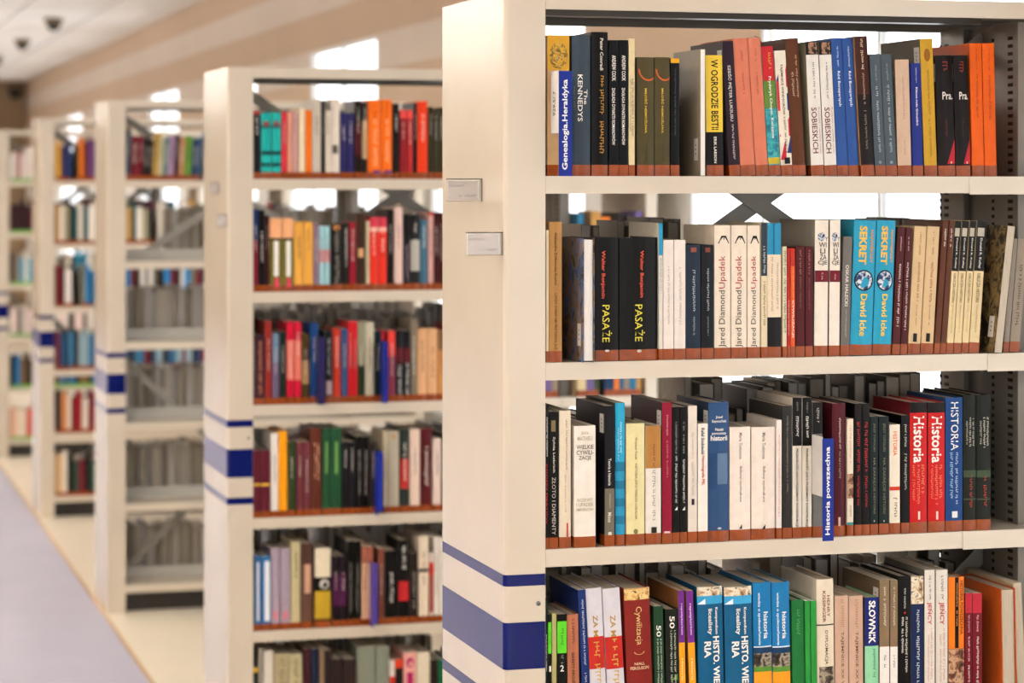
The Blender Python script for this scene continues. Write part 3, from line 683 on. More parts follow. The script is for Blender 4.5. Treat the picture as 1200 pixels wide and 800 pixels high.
r.bk(641, 680, 165, '#d9cdc0', 'off-white book with grey lettering and small emblem', t=[S('#9a9084', 280, 390, 0.24), S('#a49a8e', 405, 550, 0.3), P('#2a2622', 562, 588, -0.12, 0.2, 'emblem')], cov='#5a5852')
r.bk(683, 726, 240, '#e6dfd4', 'white book with black name and red title', t=[T('Rafał Stobiecki', '#17140f', 260, 372, 'd', 0.34, 0, 0.02), T('Historiografia PRL', '#c02a1e', 378, 505, 'd', 0.36, 0, 0.02)])
r.bk(731, 818, 150, '#2c4a72', 'wide steel blue book with white heading', t=[T('Józef', WH, 208, 222, 'h', 0.36), T('Szymański', WH, 224, 240, 'h', 0.7), T('Nauki', WH, 260, 272, 'h', 0.4), T('pomocnicze', WH, 277, 292, 'h', 0.7), T('historii', WH, 292, 314, 'h', 0.82, 0, 0.02), P('#5a7290', 368, 500, -0.1, 0.42, 'worn_label'), P('#24426a', 366, 520, -0.5, -0.14), P('#d8d4cc', 683, 692, -0.1, 0.1, 'emblem', 'disc')], bulge=0.004, cov='#2a3a4c', st=1)
for a, b_ in ((821, 910), (914, 1015)):
    r.bk(a, b_, 255, '#e6d9cc', 'wide cream white book with two grey title parts', t=[T('Maria Todorova', '#6a6058', 280, 392, 'd', 0.14), T('Bałkany wyobrażone', '#6a6058', 424, 575, 'd', 0.14), P('#1a1612', 670, 690, -0.08, 0.06, 'emblem', 'tri')], cov='#cabfae')
r.bk(1018, 1041, 225, '#e4dbd0', 'thin white book with red lettering', t=[S('#c86a5a', 285, 640, 0.3)], st=0)
r.cal(910, 430, 3.638)
r.bk(26, 65, 165, '#2c2a28', 'charcoal book with thin pale lettering', t=[S('#8a867e', 210, 535, 0.2)])
for a, b_ in ((68, 108), (110, 150)):
    r.bk(a, b_, 130, '#ded6c8', 'book black above, white below with black title', z=[(130, 336, '#0e0b09')], t=[S(WH, 205, 305, 0.3), S('#8a8478', 150, 195, 0.2), T('PRZESZŁOŚĆ JAKO PRZEDMIOT KONSTRUKCJI', '#17140f', 348, 680, 'd', 0.36, 0, 0.02)])
r.bk(155, 196, 150, '#6a6a66', 'black and grey book behind the blue shelf sign', z=[(150, 285, '#17140f')], t=[S('#b0aca4', 175, 240, 0.3)], D=0.16)
r.bk(240, 298, 155, '#4c1620', 'maroon book with pale lettering and bare corners', t=[S('#d8c0b4', 218, 350, 0.16, 0.0), S('#b89890', 360, 475, 0.14), P('#d0b0a4', 640, 678, -0.1, 0.06, 'emblem')], bulge=0.004)
r.bk(301, 328, 220, '#e0d2bc', 'thin cream book with small picture near the foot', z=[(662, 676, '#3a8a8a')], t=[S('#b87a6a', 250, 410, 0.3), P('sepia', 455, 560, name='cover_picture'), S('#4a4238', 590, 640, 0.3)], st=0)
for a, b_ in ((333, 363), (365, 397)):
    r.bk(a, b_, 155, '#100b09', 'black book with long red title', t=[S('#b8242a', 235, 450, 0.42, 0), S('#b8242a', 465, 600, 0.36, 0)])
for a, b_ in ((399, 433), (437, 479)):
    r.bk(a, b_, 210, '#14201f', 'dark green black book with grey capitals', t=[T('JERZY TOPOLSKI', '#6e6a58', 240, 360, 'd', 0.3), T('NA ZAKRĘCIE HISTORII', '#6e6a58', 388, 625, 'd', 0.34), P('#b8b4a4', 652, 660, -0.06, 0.06, 'emblem')])
r.bk(483, 528, 245, '#e2d8c4', 'white book with orange title above red line', t=[T('HISTORIA', '#d85a24', 275, 378, 'd', 0.4), P('#c83a24', 510, 526, name='title_band'), S('#6a5a48', 540, 640, 0.36, 0.0)])
r.bk(532, 566, 205, '#0e0b09', 'black book with pale capital lettering', t=[S('#d0c8bc', 240, 345, 0.3), S('#c0b8ac', 370, 525, 0.3)])
for a, b_ in ((570, 644), (648, 720)):
    r.bk(a, b_, 150, '#ba1c1c', 'red book with black cap and large white title', z=[(150, 195, '#15110f')], t=[T('Historia', WH, 210, 408, 'd', 0.62, 0.0, 0.02), S('#e07a5a', 418, 560, 0.2, 0.22), S('#e07a5a', 418, 590, 0.18, -0.05), S('#e07a5a', 418, 570, 0.14, -0.3), P('#e8c8b8', 615, 650, -0.06, 0.06, 'emblem')], bulge=0.003, cov='#6a1a24')
r.bk(723, 796, 130, '#1b4076', 'deep blue book with tall white title', t=[T('HISTORIA', WH, 150, 355, 'd', 0.44, 0.0, 0.0), S('#a8bcd4', 365, 590, 0.18, 0.1), S('#a8bcd4', 365, 560, 0.16, -0.2), P('#d8d8d4', 615, 642, -0.16, 0.16, 'emblem')], cov='#26446a', bulge=0.003)
for a, b_ in ((798, 852), (855, 915)):
    r.bk(a, b_, 118, '#1a1c16', 'near-black green book with faint white heading', t=[S('#c8c4b4', 215, 340, 0.16, 0.25), S('#c8c4b4', 215, 345, 0.16, 0.0), S('#b0aca0', 230, 330, 0.14, -0.25), S('#a83a1e', 452, 600, 0.24, 0.05), P('#3a4a34', 440, 470), P('#3a4a34', 560, 566)])

# ---- front bookcase, fourth shelf
r = Row(0, 3, ph(3, 0), 630, 630, 4.138)
r.bk(31, 47, 290, '#16261f', 'thin dark green book with white lettering', t=[S(WH, 470, 650, 0.4, 0.0)])
r.bk(51, 68, 370, '#0e0d09', 'thin black volume numbered 1 with lime block', z=[(410, 562, '#5ac82a')], t=[T('1', WH, 622, 650, 'h', 0.6, 0.1), S('#2a5a1a', 450, 520, 0.3)])
r.bk(70, 92, 366, '#a8a068', 'thin pale olive book')
r.bk(95, 142, 370, '#0e0d09', 'black volume numbered 2 with lime block', z=[(405, 560, '#5ac82a')], t=[T('2', WH, 618, 648, 'h', 0.4, 0.0), S('#2a5a1a', 440, 525, 0.3), S('#8a8a80', 570, 615, 0.3)])
r.bk(150, 206, 370, '#a8664a', 'salmon brown book with dark capitals', t=[S('#3a2018', 395, 520, 0.26, 0.0), T('SEKRETY ARCHIWÓW', '#3a2018', 555, 760, 'd', 0.3)], ln=-14)
r.bk(226, 264, 250, '#1a2f66', 'navy blue book leaning against white volumes', t=[S('#d0d4de', 300, 620, 0.3), S('#c8ccd8', 655, 700, 0.3)], ln=-42)
for a, b_ in ((268, 345), (350, 435)):
    r.bk(a, b_, 240, '#cfcbd0', 'pale lavender book with red band and gold letters', z=[(480, 636, '#b82a22')], t=[T('ZA M', '#a8823a', 375, 480, 'd', 0.3, 0.0, 0.02), S('#c8a04a', 490, 800, 0.36, 0.0)], ln=-36)
r.bk(444, 568, 240, '#7c231c', 'brick red book with skyline strip and gold script', z=[(240, 302, '#c8965a')], t=[P('city', 250, 302, name='cover_picture'), T('Cywilizacja', '#d8b878', 335, 520, 'd', 0.3, 0.0, 0.0), P('#d8b878', 540, 568, -0.2, 0.2, 'emblem', 'ring'), T('NIALL', '#e0c49a', 605, 618, 'h', 0.4), T('FERGUSON', '#e0c49a', 625, 640, 'h', 0.72)], ln=-24)
r.bk(574, 620, 330, '#23402a', 'dark green book with white number fifty', t=[T('50', WH, 425, 480, 'd', 0.5), S('#c8ccb8', 490, 800, 0.2, 0.2), S('#c8ccb8', 490, 800, 0.2, -0.15)], ln=-12)
r.bk(628, 690, 345, '#181c14', 'black green book with white number fifty', t=[T('50', WH, 380, 440, 'd', 0.4), S('#c8ccb8', 450, 760, 0.16, 0.2), S('#c8ccb8', 450, 760, 0.16, -0.1), P('#5a8a3a', 660, 690, -0.1, 0.4, 'emblem', 'tri')], ln=-8)
for a, b_ in ((693, 722), (742, 776)):
    r.bk(a, b_, 255, '#e09a22', 'book purple above and orange below', z=[(255, 508, '#6a2a80')], t=[T('repetytorium', '#e8d8ee', 318, 470, 'd', 0.36), T('Historia', '#f0d8a8', 585, 690, 'd', 0.3)], ln=-22, cov='#8a5a34')
for a, b_ in ((787, 910), (918, 1052)):
    r.bk(a, b_, 235, '#14567c', 'thick teal blue book with big white title', z=[(235, 282, '#c8a878'), (282, 322, '#3a9ac8')], t=[P('relief', 237, 282, name='cover_picture'), P('#e8ecee', 295, 322, -0.5, -0.2, 'cover_picture', 'tri'), T('Kompendium', WH, 340, 470, 'd', 0.13, 0.22, 0.02), T('licealisty', WH, 345, 470, 'd', 0.2, -0.04, 0.02), T('HISTO. WIEDZA', WH, 480, 800, 'd', 0.26, 0.2, 0.03), T('RIA', WH, 503, 582, 'd', 0.26, -0.14, 0.03)], ln=-12, bulge=0.004)
for a, b_ in ((1056, 1144), (1147, 1233)):
    r.bk(a, b_, 215, '#1c72a8', 'bright blue textbook with crowd picture and orange foot', z=[(526, 532, '#d8e0e4'), (532, 612, '#1a3a5a'), (612, 650, '#5a8a34'), (650, 900, '#e09422')], t=[P('crowd', 560, 625, name='cover_picture'), T('historia', WH, 360, 490, 'd', 0.26, 0.16, 0.02), T('wiedza o społeczeństwie', '#dce8f0', 265, 520, 'd', 0.18, -0.2, 0.02)], ln=-10, bulge=0.004)
r.cal(910, 630, 4.138)
r.bk(82, 140, 300, '#1e6a34', 'dark green book with faint title', t=[S('#4a9a5a', 350, 470, 0.3, 0.0)], ln=-8)
for a, b_ in ((143, 168), (171, 198)):
    r.bk(a, b_, 305, '#2a8a3a', 'thin bright green book', z=[], ln=-6, page=M_PAGEW)
r.bk(202, 285, 200, '#ddd0b8', 'thick cream book with red name and group silhouette', z=[(420, 426, '#2a2622')], t=[T('HENRY', '#7a2a1e', 280, 385, 'd', 0.18, 0.16), T('KISSINGER', '#7a2a1e', 258, 410, 'd', 0.18, -0.1), T('DYPLOMACJA', '#2a2622', 450, 615, 'd', 0.22), P('crowd', 625, 720, -0.4, 0.45, 'cover_picture')], ln=-6, bulge=0.004)
for a, b_ in ((288, 353), (356, 424)):
    r.bk(a, b_, 280, '#c2a08a', 'dusty pink book with brown capital title', t=[S('#a8705a', 300, 440, 0.24), T('TAJEMNICE XX WIEKU', '#6a4434', 455, 800, 'd', 0.26)], ln=-4)
r.bk(430, 497, 290, '#8ccaa0', 'navy book with bold white title, mint below', z=[(290, 525, '#1a2468')], t=[T('SŁOWNIK', WH, 305, 512, 'd', 0.5, 0, 0.03), S('#2a6a4a', 540, 680, 0.2, 0.15)], cov='#5a4a3a', st=0)
for a, b_ in ((500, 548), (551, 588)):
    r.bk(a, b_, 205, '#e8e2d8', 'book taupe above and white below', z=[(205, 528, '#7e6a50')], t=[S('#d8ccb8', 240, 430, 0.26), P('#a85a34', 450, 475, -0.2, 0.3, 'emblem', 'ring'), P('#a85a34', 505, 525, -0.2, 0.3, 'emblem', 'ring'), S('#5a5248', 570, 630, 0.3)], cov='#6a5844', st=1)
r.bk(592, 651, 185, '#0d0b09', 'black book with white lettering and red dot', t=[S('#c8c4bc', 245, 345, 0.16), P('#c02a1e', 358, 370, -0.06, 0.08, 'emblem', 'disc'), S(WH, 385, 660, 0.2, 0.12), S(WH, 385, 560, 0.2, -0.2)])
r.bk(654, 715, 185, '#18264a', 'navy book with pale photograph above', z=[(185, 322, '#a89878')], t=[P('relief', 190, 320, name='cover_picture'), S('#d8dce4', 350, 460, 0.24, 0.0), S('#d8dce4', 478, 720, 0.26, 0.0)], cov='#5a5650')
for a, b_ in ((718, 768), (774, 832)):
    r.bk(a, b_, 155, '#dcd4c8', 'grey white book with dark red title', t=[S('#3a342c', 185, 305, 0.22), T('JEŃCY', '#b02a24', 312, 422, 'd', 0.6, 0, 0.02), S('#b87a6a', 440, 690, 0.2, 0.15), S('#b87a6a', 470, 700, 0.16, -0.15)], cov='#6a6862')
r.bk(836, 912, 190, '#8a5a42', 'orange and black book above a sepia picture', z=[(190, 538, '#e0761a')], t=[P('#0e0b09', 192, 535, -0.12, 0.12), T('HISTORIA POWSZECHNA', '#3a1c0a', 210, 470, 'd', 0.22, 0.32), S('#e0a868', 220, 430, 0.1, 0.0), P('sepia', 540, 800, name='cover_picture')])
for a, b_ in ((915, 949), (951, 997)):
    r.bk(a, b_, 268, '#6c1622', 'wine red book with bright red top', z=[(268, 365, '#b02a38')], t=[S('#e0b8b4', 375, 460, 0.24), S(WH, 480, 720, 0.26, 0.0)])
r.bk(1096, 1168, 245, '#a8481e', 'orange brown book with pages outward', rev=True, D=0.19, cov='#b8531f', tape=False, pr=0.01, st=0, ln=-10)
r.bk(1172, 1215, 215, '#2a6a8a', 'tall blue-edged book with pages outward', rev=True, D=0.2, cov='#b8a888', tape=False, ln=-30, limx=XMID - 0.006)

# ---- second bookcase: (x0, x1, top, colour, look[, zones]) in 4x crops of the photograph
def rowset(unit, shelf, oy, data, ox=230, sc=4.0, lnf=0.0):
    rr = Row(unit, shelf, ph(shelf, unit), ox, oy, sc)
    g = random.Random(unit * 100 + shelf)
    for d in data:
        x0, x1, top, c, look = d[:5]; z = d[5] if len(d) > 5 else (); t = list(d[6]) if len(d) > 6 else None
        if t is None:
            L = lin(c if c not in PIC else '#808080'); lum = 0.3 * L[0] + 0.6 * L[1] + 0.1 * L[2]
            ic = '#e0d8cc' if lum < 0.25 else '#4a4038'
            bot = 450; a = top + g.uniform(0.1, 0.3) * (bot - top); b_ = a + g.uniform(0.3, 0.55) * (bot - top)
            t = [S(ic, a, b_, g.uniform(0.25, 0.4))]
        rr.bk(x0, x1 - 1, top, c, look, z=z, t=t, ln=lnf)
    return rr
TEAL = [(248, 300, '#17a49c'), (305, 322, '#0f5a5a'), (428, 446, '#123a3a'), (484, 500, '#123a3a')]
rowset(1, 0, 70, [
 (266, 302, 243, '#1a1a20', 'black book with red cap', [(243, 255, '#b03a2a')]),
 (304, 352, 248, '#1aa69e', 'teal book with dark bands', TEAL, [P('#8a3a3a', 290, 310, -0.3, 0.3, 'emblem')]), (354, 399, 248, '#1aa69e', 'teal book with dark bands', TEAL, [P('#8a3a3a', 290, 310, -0.3, 0.3, 'emblem')]),
 (401, 426, 245, '#c8303c', 'bright red thin book'), (428, 450, 245, '#d8967e', 'thin pink beige book'), (452, 476, 240, '#c89a92', 'thin dusty pink book'),
 (480, 511, 226, '#e6d2b0', 'cream book beside thin orange book', (), []), (513, 542, 236, '#e8701a', 'thin orange book', (), []),
 (544, 586, 185, '#c2b8a8', 'tall light grey book'), (588, 604, 190, '#1c1a18', 'thin black book between pale books'), (606, 632, 240, '#d8cdbb', 'off-white book with dark side'), (633, 673, 184, '#dcd0c0', 'tall off-white book with dark square', (), [P('#5a5248', 400, 440, -0.4, 0.3, 'emblem')]),
 (676, 706, 250, '#2c2a5c', 'indigo book'), (708, 739, 250, '#2c2a5c', 'indigo book'), (743, 776, 190, '#1f1614', 'tall black book with maroon block', [(300, 450, '#4a1a1e')]),
 (779, 803, 200, '#241c18', 'dark book with cream label', [(285, 465, '#b89a74')]), (805, 866, 187, '#ee6c10', 'wide orange book with purple mark', (), [P('#5a2a6a', 518, 532, -0.1, 0.5, 'emblem'), S('#f8c090', 280, 500, 0.4), S('#8a3a0a', 200, 280, 0.26)]),
 (868, 919, 187, '#ee6c10', 'wide orange book with purple mark', (), [P('#5a2a6a', 518, 532, -0.3, 0.5, 'emblem'), S('#f8c090', 280, 500, 0.4), S('#8a3a0a', 200, 280, 0.26)]),
 (921, 952, 205, '#1e1815', 'black book after the orange pair'), (956, 986, 235, '#8a1f26', 'dark red book with bright cap', [(235, 275, '#d84a44')]), (988, 1017, 235, '#a82a2c', 'red book with bright cap', [(235, 275, '#d84a44')]),
 (1019, 1035, 200, '#0e0b09', 'thin black book between red books'), (1037, 1086, 194, '#de3a14', 'tall scarlet orange book'), (1088, 1111, 220, '#34301c', 'dark olive book near the bookcase end'), (1113, 1136, 225, '#3a3420', 'dark olive book near the bookcase end'), (1138, 1162, 222, '#3a3420', 'dark olive book near the bookcase end')])
OCH = [(143, 236, '#e6a878'), (236, 244, '#2a1c10'), (244, 470, '#6a6420')]
rowset(1, 1, 220, [
 (265, 291, 100, '#1c2f5e', 'navy book beside the steel post', [(245, 470, '#7a2030')]), (293, 322, 105, '#141414', 'black book beside the navy one'), (324, 343, 130, '#3a1418', 'thin dark maroon book'),
 (345, 401, 143, '#e0a060', 'peach and olive book with white title', OCH, [P('#e8e4dc', 250, 415, -0.15, 0.25), P('#d8405a', 422, 465, -0.1, 0.25)]), (403, 457, 143, '#e0a060', 'peach and olive book with white title', OCH, [P('#e8e4dc', 250, 415, -0.15, 0.25), P('#d8405a', 422, 465, -0.1, 0.25)]),
 (459, 502, 160, '#dca044', 'ochre yellow book'), (504, 549, 160, '#dca044', 'ochre yellow book'), (551, 576, 165, '#8a7284', 'thin mauve book'), (578, 600, 180, '#9cc8cc', 'pale aqua book with pink mark', [(290, 350, '#c88a8a')]), (602, 626, 180, '#9cc8cc', 'pale aqua book with pink mark', [(290, 350, '#c88a8a')]),
 (631, 686, 170, '#0e0d09', 'wide black book with orange dot', (), [P('#c8844a', 175, 200, -0.3, 0.3, 'emblem', 'disc'), S('#8a8478', 210, 450, 0.4)]), (688, 716, 165, '#221e1c', 'charcoal book with white lettering', (), [S('#d8d4cc', 190, 370, 0.5)]), (718, 749, 160, '#8c1c2a', 'crimson book beside the charcoal one'),
 (751, 795, 118, '#3a2416', 'dark brown book with pale picture', (), [P('#c89a6a', 285, 325, -0.3, 0.3, 'cover_picture')]), (797, 812, 155, '#cdbf9c', 'thin cream book between brown and red'), (814, 851, 138, '#d83222', 'red book with pink head', [(138, 185, '#c83a4a'), (185, 205, '#e8b0a0')]), (853, 894, 138, '#d83222', 'red book with pink head', [(138, 185, '#c83a4a'), (185, 205, '#e8b0a0')]),
 (896, 927, 100, '#1c1612', 'tall black book after the red pair'), (929, 969, 90, '#d8b8ac', 'tall pinkish white book'), (971, 1003, 125, '#1a1718', 'black book with mauve lettering', (), [S('#a890a0', 260, 440, 0.4)]), (1005, 1049, 125, '#1e1d1e', 'black book with grey white block', [(245, 390, '#a8a49a')]),
 (1051, 1086, 150, '#3e6478', 'blue grey book'), (1088, 1112, 115, '#c89a90', 'pinkish book with red cap', [(108, 130, '#b82a2a')]), (1115, 1138, 115, '#401414', 'dark maroon book by the bookcase end'), (1140, 1162, 115, '#401414', 'dark maroon book by the bookcase end')])
BLK = [(150, 230, '#17171a'), (230, 300, '#5a1a22')]
rowset(1, 2, 350, [
 (254, 271, 175, '#3a1a18', 'thin dark brown red book'), (273, 321, 170, '#3c1c28', 'dark plum book with orange lettering', (), [S('#c8825a', 200, 450, 0.4)]), (323, 354, 105, '#8a2a24', 'rust red book'), (357, 388, 160, '#6a7e94', 'blue grey book fading to mauve', [(300, 470, '#6a5a74')]), (390, 421, 155, '#1a2420', 'black green book'),
 (425, 459, 107, '#c01a34', 'tall crimson book with salmon middle', [(195, 380, '#e07868')]), (461, 493, 107, '#c01a34', 'tall crimson book with salmon middle', [(195, 380, '#e07868')]), (496, 530, 165, '#4a3a1c', 'dark gold book', [(290, 400, '#a8845a')]), (535, 573, 115, '#163e78', 'deep blue book'), (602, 640, 150, '#1c1a1c', 'black book with white script', (), [S('#c8c4c0', 180, 360, 0.4), P('#b8a0a0', 385, 450, -0.3, 0.4, 'emblem')]),
 (642, 677, 140, '#b83420', 'brick red book'), (680, 711, 140, '#3a4c74', 'slate blue book'), (713, 733, 105, '#c41c24', 'tall scarlet book'), (735, 756, 105, '#c41c24', 'tall scarlet book'), (758, 791, 110, '#8a8a70', 'grey olive book, dark below', [(310, 470, '#26301c')]), (793, 834, 110, '#c2baa2', 'tall greyish cream book'), (836, 868, 150, '#152024', 'blue black book'),
 (870, 880, 150, '#c8283a', 'red book beside the blue shelf sign'), (900, 933, 150, '#b8303a', 'red book fading to plum', [(150, 270, '#d84038'), (270, 470, '#8a3a50')]), (935, 971, 150, '#17171a', 'black book with white foot lettering', BLK, [S('#e0dcd4', 305, 450, 0.5)]), (973, 1004, 150, '#17171a', 'black book with white foot lettering', BLK, [S('#e0dcd4', 305, 450, 0.5)]),
 (1006, 1036, 95, '#7a6e5c', 'tall grey brown book'), (1038, 1081, 140, '#d0a074', 'tan book with brown lettering'), (1083, 1131, 140, '#d0a074', 'tan book with brown lettering'), (1133, 1162, 150, '#c0844a', 'orange brown book by the bookcase end', [(150, 240, '#7a5a3a')])])
GL = [(345, 358, '#c8a034')]
rowset(1, 3, 480, [
 (262, 301, 190, '#5a1c28', 'maroon book with gold line', GL, []), (303, 349, 190, '#5a1c28', 'maroon book with gold line', GL, []), (351, 384, 110, '#e6dcd2', 'white book'), (386, 427, 100, '#ee9a14', 'amber yellow book', (), []), (430, 467, 150, '#2e3a1c', 'dark moss green book'), (471, 501, 150, '#6a3238', 'mauve maroon book'), (503, 534, 150, '#6a3238', 'mauve maroon book'),
 (536, 587, 85, '#5a2a1c', 'red brown book with ornate lettering', (), [S('#d8a080', 155, 340, 0.6)]), (591, 631, 85, '#1f4a2c', 'green book with pale streak', (), [P('#6f9a52', 150, 300, -0.12, 0.12)]), (633, 682, 85, '#1f4a2c', 'green book with pale streak', (), [P('#6f9a52', 150, 300, -0.12, 0.12)]), (685, 713, 150, '#1c1a1e', 'low black book beside the green pair'), (715, 747, 150, '#1c1a1e', 'low black book beside the green pair'),
 (751, 779, 125, '#100d0d', 'black book with white lettering', (), [S('#c8c0b4', 190, 400, 0.4)]), (781, 809, 125, '#100d0d', 'black book with white lettering', (), [S('#c8c0b4', 190, 400, 0.4)]), (811, 846, 155, '#2a1f1c', 'dark brown black book'), (878, 893, 100, '#c8b898', 'thin cream book beside the blue sign'), (895, 952, 100, '#a89e8c', 'wide greige book with gold dot', (), [P('#b0863a', 115, 135, -0.15, 0.15, 'emblem', 'disc')]), (956, 999, 90, '#26302a', 'dark green book with red label', [(230, 370, '#b0302a')]),
 (1002, 1049, 90, '#dcc2b0', 'pinkish cream book'), (1051, 1106, 85, '#52181c', 'dark red book'), (1109, 1149, 135, '#dcc6b8', 'low pinkish white book'), (1151, 1163, 110, '#2a2420', 'dark book by the bookcase end')])
BW = [(165, 480, '#3a6ea0')]
rowset(1, 4, 610, [
 (250, 260, 160, '#141c2c', 'thin dark navy book by the post'), (262, 297, 165, '#2e6498', 'blue book with white stripe', (), [P('#d8dce4', 195, 470, -0.05, 0.5)]), (301, 349, 165, '#2e6498', 'blue book with white stripe', (), [P('#e4e8ee', 190, 470, -0.1, 0.45)]), (353, 392, 130, '#9e8e9c', 'lavender grey book with pink foot', (), [P('#c87a84', 425, 462, -0.3, 0.3)]), (395, 441, 130, '#9e8e9c', 'lavender grey book with pink foot', (), [P('#c87a84', 425, 462, -0.3, 0.3)]), (444, 488, 98, '#b8ac84', 'sage beige book'), (491, 547, 105, '#5c4034', 'brown book with peach title', [(105, 205, '#4a302a')], [P('#c89a80', 205, 340, -0.2, 0.3)]),
 (556, 632, 130, '#0e0b09', 'wide book with cream head and yellow foot', [(130, 265, '#ddd0b4'), (330, 460, '#b8962a')], [P('#c8c0b8', 275, 320, -0.2, 0.4, 'cover_picture', 'disc')]), (639, 669, 165, '#1c1218', 'black book with purple block', [(250, 400, '#4c1c40')]), (671, 706, 165, '#1c1218', 'black book with purple block', [(250, 400, '#4c1c40')]), (709, 739, 95, '#0e0d09', 'tall black book with grey lettering', (), [S('#8a8680', 200, 430, 0.4)]), (741, 772, 95, '#0e0d09', 'tall black book with grey lettering', (), [S('#8a8680', 200, 430, 0.4)]),
 (776, 801, 120, '#dcb090', 'peach book with brown head', [(120, 200, '#9a5a48')]), (803, 828, 120, '#dcb090', 'peach book with brown head', [(120, 200, '#9a5a48')]), (854, 881, 130, '#7a4436', 'red brown book beside the purple sign'), (883, 946, 140, '#0b0a09', 'wide black book with white letters', (), [S('#e8e4dc', 245, 385, 0.3)]), (948, 997, 90, '#0b0a09', 'tall black book with red label', [(285, 375, '#b0282a')], [S('#e8e4dc', 120, 235, 0.4)]), (1000, 1041, 150, '#241c18', 'dark book with grey lettering', (), [S('#a8a29a', 240, 410, 0.4)]),
 (1043, 1090, 72, '#dccbb4', 'tall cream book, dark mark', [(225, 240, '#3a342c')]), (1092, 1113, 150, '#d8c8bc', 'white book with red block', [(195, 255, '#c82a24'), (255, 430, '#9a4a40')]), (1115, 1136, 78, '#e2d8cc', 'narrow white book by the bookcase end'), (1138, 1163, 78, '#e2d8cc', 'narrow white book by the bookcase end')])
rowset(1, 5, 610, [
 (245, 290, 690, '#2a2622', 'dark book with yellow head band', [(682, 712, '#e0b020')]), (293, 316, 600, '#8a857a', 'narrow grey book'), (318, 361, 610, '#d6cebf', 'off-white book'), (365, 436, 625, '#a89a78', 'khaki beige book with ornate lettering', (), [S('#6a5e44', 650, 900, 0.4)]), (438, 497, 625, '#b0a680', 'pale sage book with ornate lettering', (), [S('#6a5e44', 650, 900, 0.4)]), (501, 536, 600, '#3c1820', 'dark plum book'), (539, 577, 600, '#1e2438', 'dark navy book'), (580, 599, 600, '#8a7258', 'thin tan grey book'), (601, 632, 605, '#2a201e', 'dark brown book with pale lettering'),
 (636, 692, 648, '#2a1e1c', 'wide dark brown book'), (694, 752, 648, '#2a1e1c', 'wide dark brown book'), (756, 841, 590, '#7c8072', 'wide grey green book', (), []), (844, 906, 590, '#7c8072', 'wide grey green book', (), []), (908, 931, 655, '#dcd0c8', 'white book with red foot', [(730, 1000, '#c83020')]), (933, 971, 648, '#c83a20', 'red and black book', [(690, 780, '#1c1614')]), (973, 1033, 618, '#e0a49a', 'pink book with magenta ornament', (), [P('#a81a5a', 640, 690, -0.3, 0.3, 'emblem', 'disc'), P('#a81a5a', 710, 900, -0.25, 0.25, 'emblem')]), (1036, 1096, 618, '#e2d4bc', 'wide cream book with brown lettering'), (1098, 1134, 650, '#241914', 'dark brown book beside the green one'), (1136, 1163, 650, '#17603c', 'emerald green book by the bookcase end')])

# ---- third bookcase, near shelf: the leaning row on top
r3 = Row(2, 0, ph(0, 2), 0, 0, 4.0)
for (a, b_, tp, c, lk) in ((575, 605, 603, '#3a4a5c', 'slate blue book'), (608, 640, 635, '#6a1a26', 'wide maroon book'), (642, 664, 635, '#6a1a26', 'wide maroon book'), (668, 692, 648, '#1c1a1a', 'black book'), (694, 712, 655, '#2a1c18', 'dark brown book'),
    (712, 738, 620, '#a8863c', 'old gold book'), (740, 758, 618, '#c0b890', 'pale olive cream book'), (760, 786, 645, '#6a7a7a', 'grey teal book'), (788, 812, 635, '#9a7c98', 'mauve book'), (814, 832, 630, '#2c1626', 'dark plum book'), (834, 860, 640, '#a87850', 'tan brown book'), (862, 892, 635, '#5c8a2c', 'leaf green book'), (894, 925, 650, '#1f3a5a', 'navy blue book'), (927, 940, 640, '#30506a', 'blue grey book')):
    r3.bk(a, b_, tp, c, lk, t=[S('#d8d0c4' if lin(c)[1] < 0.2 else '#3a342c', tp + 40, tp + 130, 0.4)], ln=12)

# ---- labels: same look on one shelf = one set of look-alikes
def short(l):
    ws = l.replace(',', '').split(); out = []
    for q in ws:
        out.append(q)
        if q in ('book', 'volume', 'textbook'): break
    return ' '.join(out[-4:]) if len(out) <= 5 else ' '.join(ws[:2]) + ' book'
def fit(look, tail):
    while len((look + ' ' + tail).split()) > 16:
        cut = max(look.rfind(' and '), look.rfind(' with '), look.rfind(', '), look.rfind(' above '))
        look = look[:cut] if cut > 8 else ' '.join(look.split()[:-1])
    return look + ' ' + tail
rows_ = {}
for q in BOOKS: rows_.setdefault(q[2], []).append(q)
for phr, L in rows_.items():
    i = 0
    while i < len(L):
        j = i
        while j + 1 < len(L) and L[j+1][1] == L[i][1]: j += 1
        for k in range(i, j + 1):
            root, look = L[k][0], L[k][1]
            if i == j: tail = phr
            elif k == i: tail = ('next to the ' + short(L[i-1][1]) if i > 0 else 'next to the steel post') + ' ' + phr
            elif k == j: tail = ('next to the ' + short(L[j+1][1]) if j + 1 < len(L) else 'last in the row') + ' ' + phr
            else: tail = 'between two like it ' + phr
            root['label'] = fit(look, tail); root['category'] = 'book'
            root['group'] = 'books ' + phr
        i = j + 1
seen_ = {}
for q in BOOKS: seen_.setdefault(q[0]['label'], []).append(q[0].name)
for k_, v_ in seen_.items():
    if len(v_) > 1 and 'between two' not in k_: print('DUP', k_, v_)

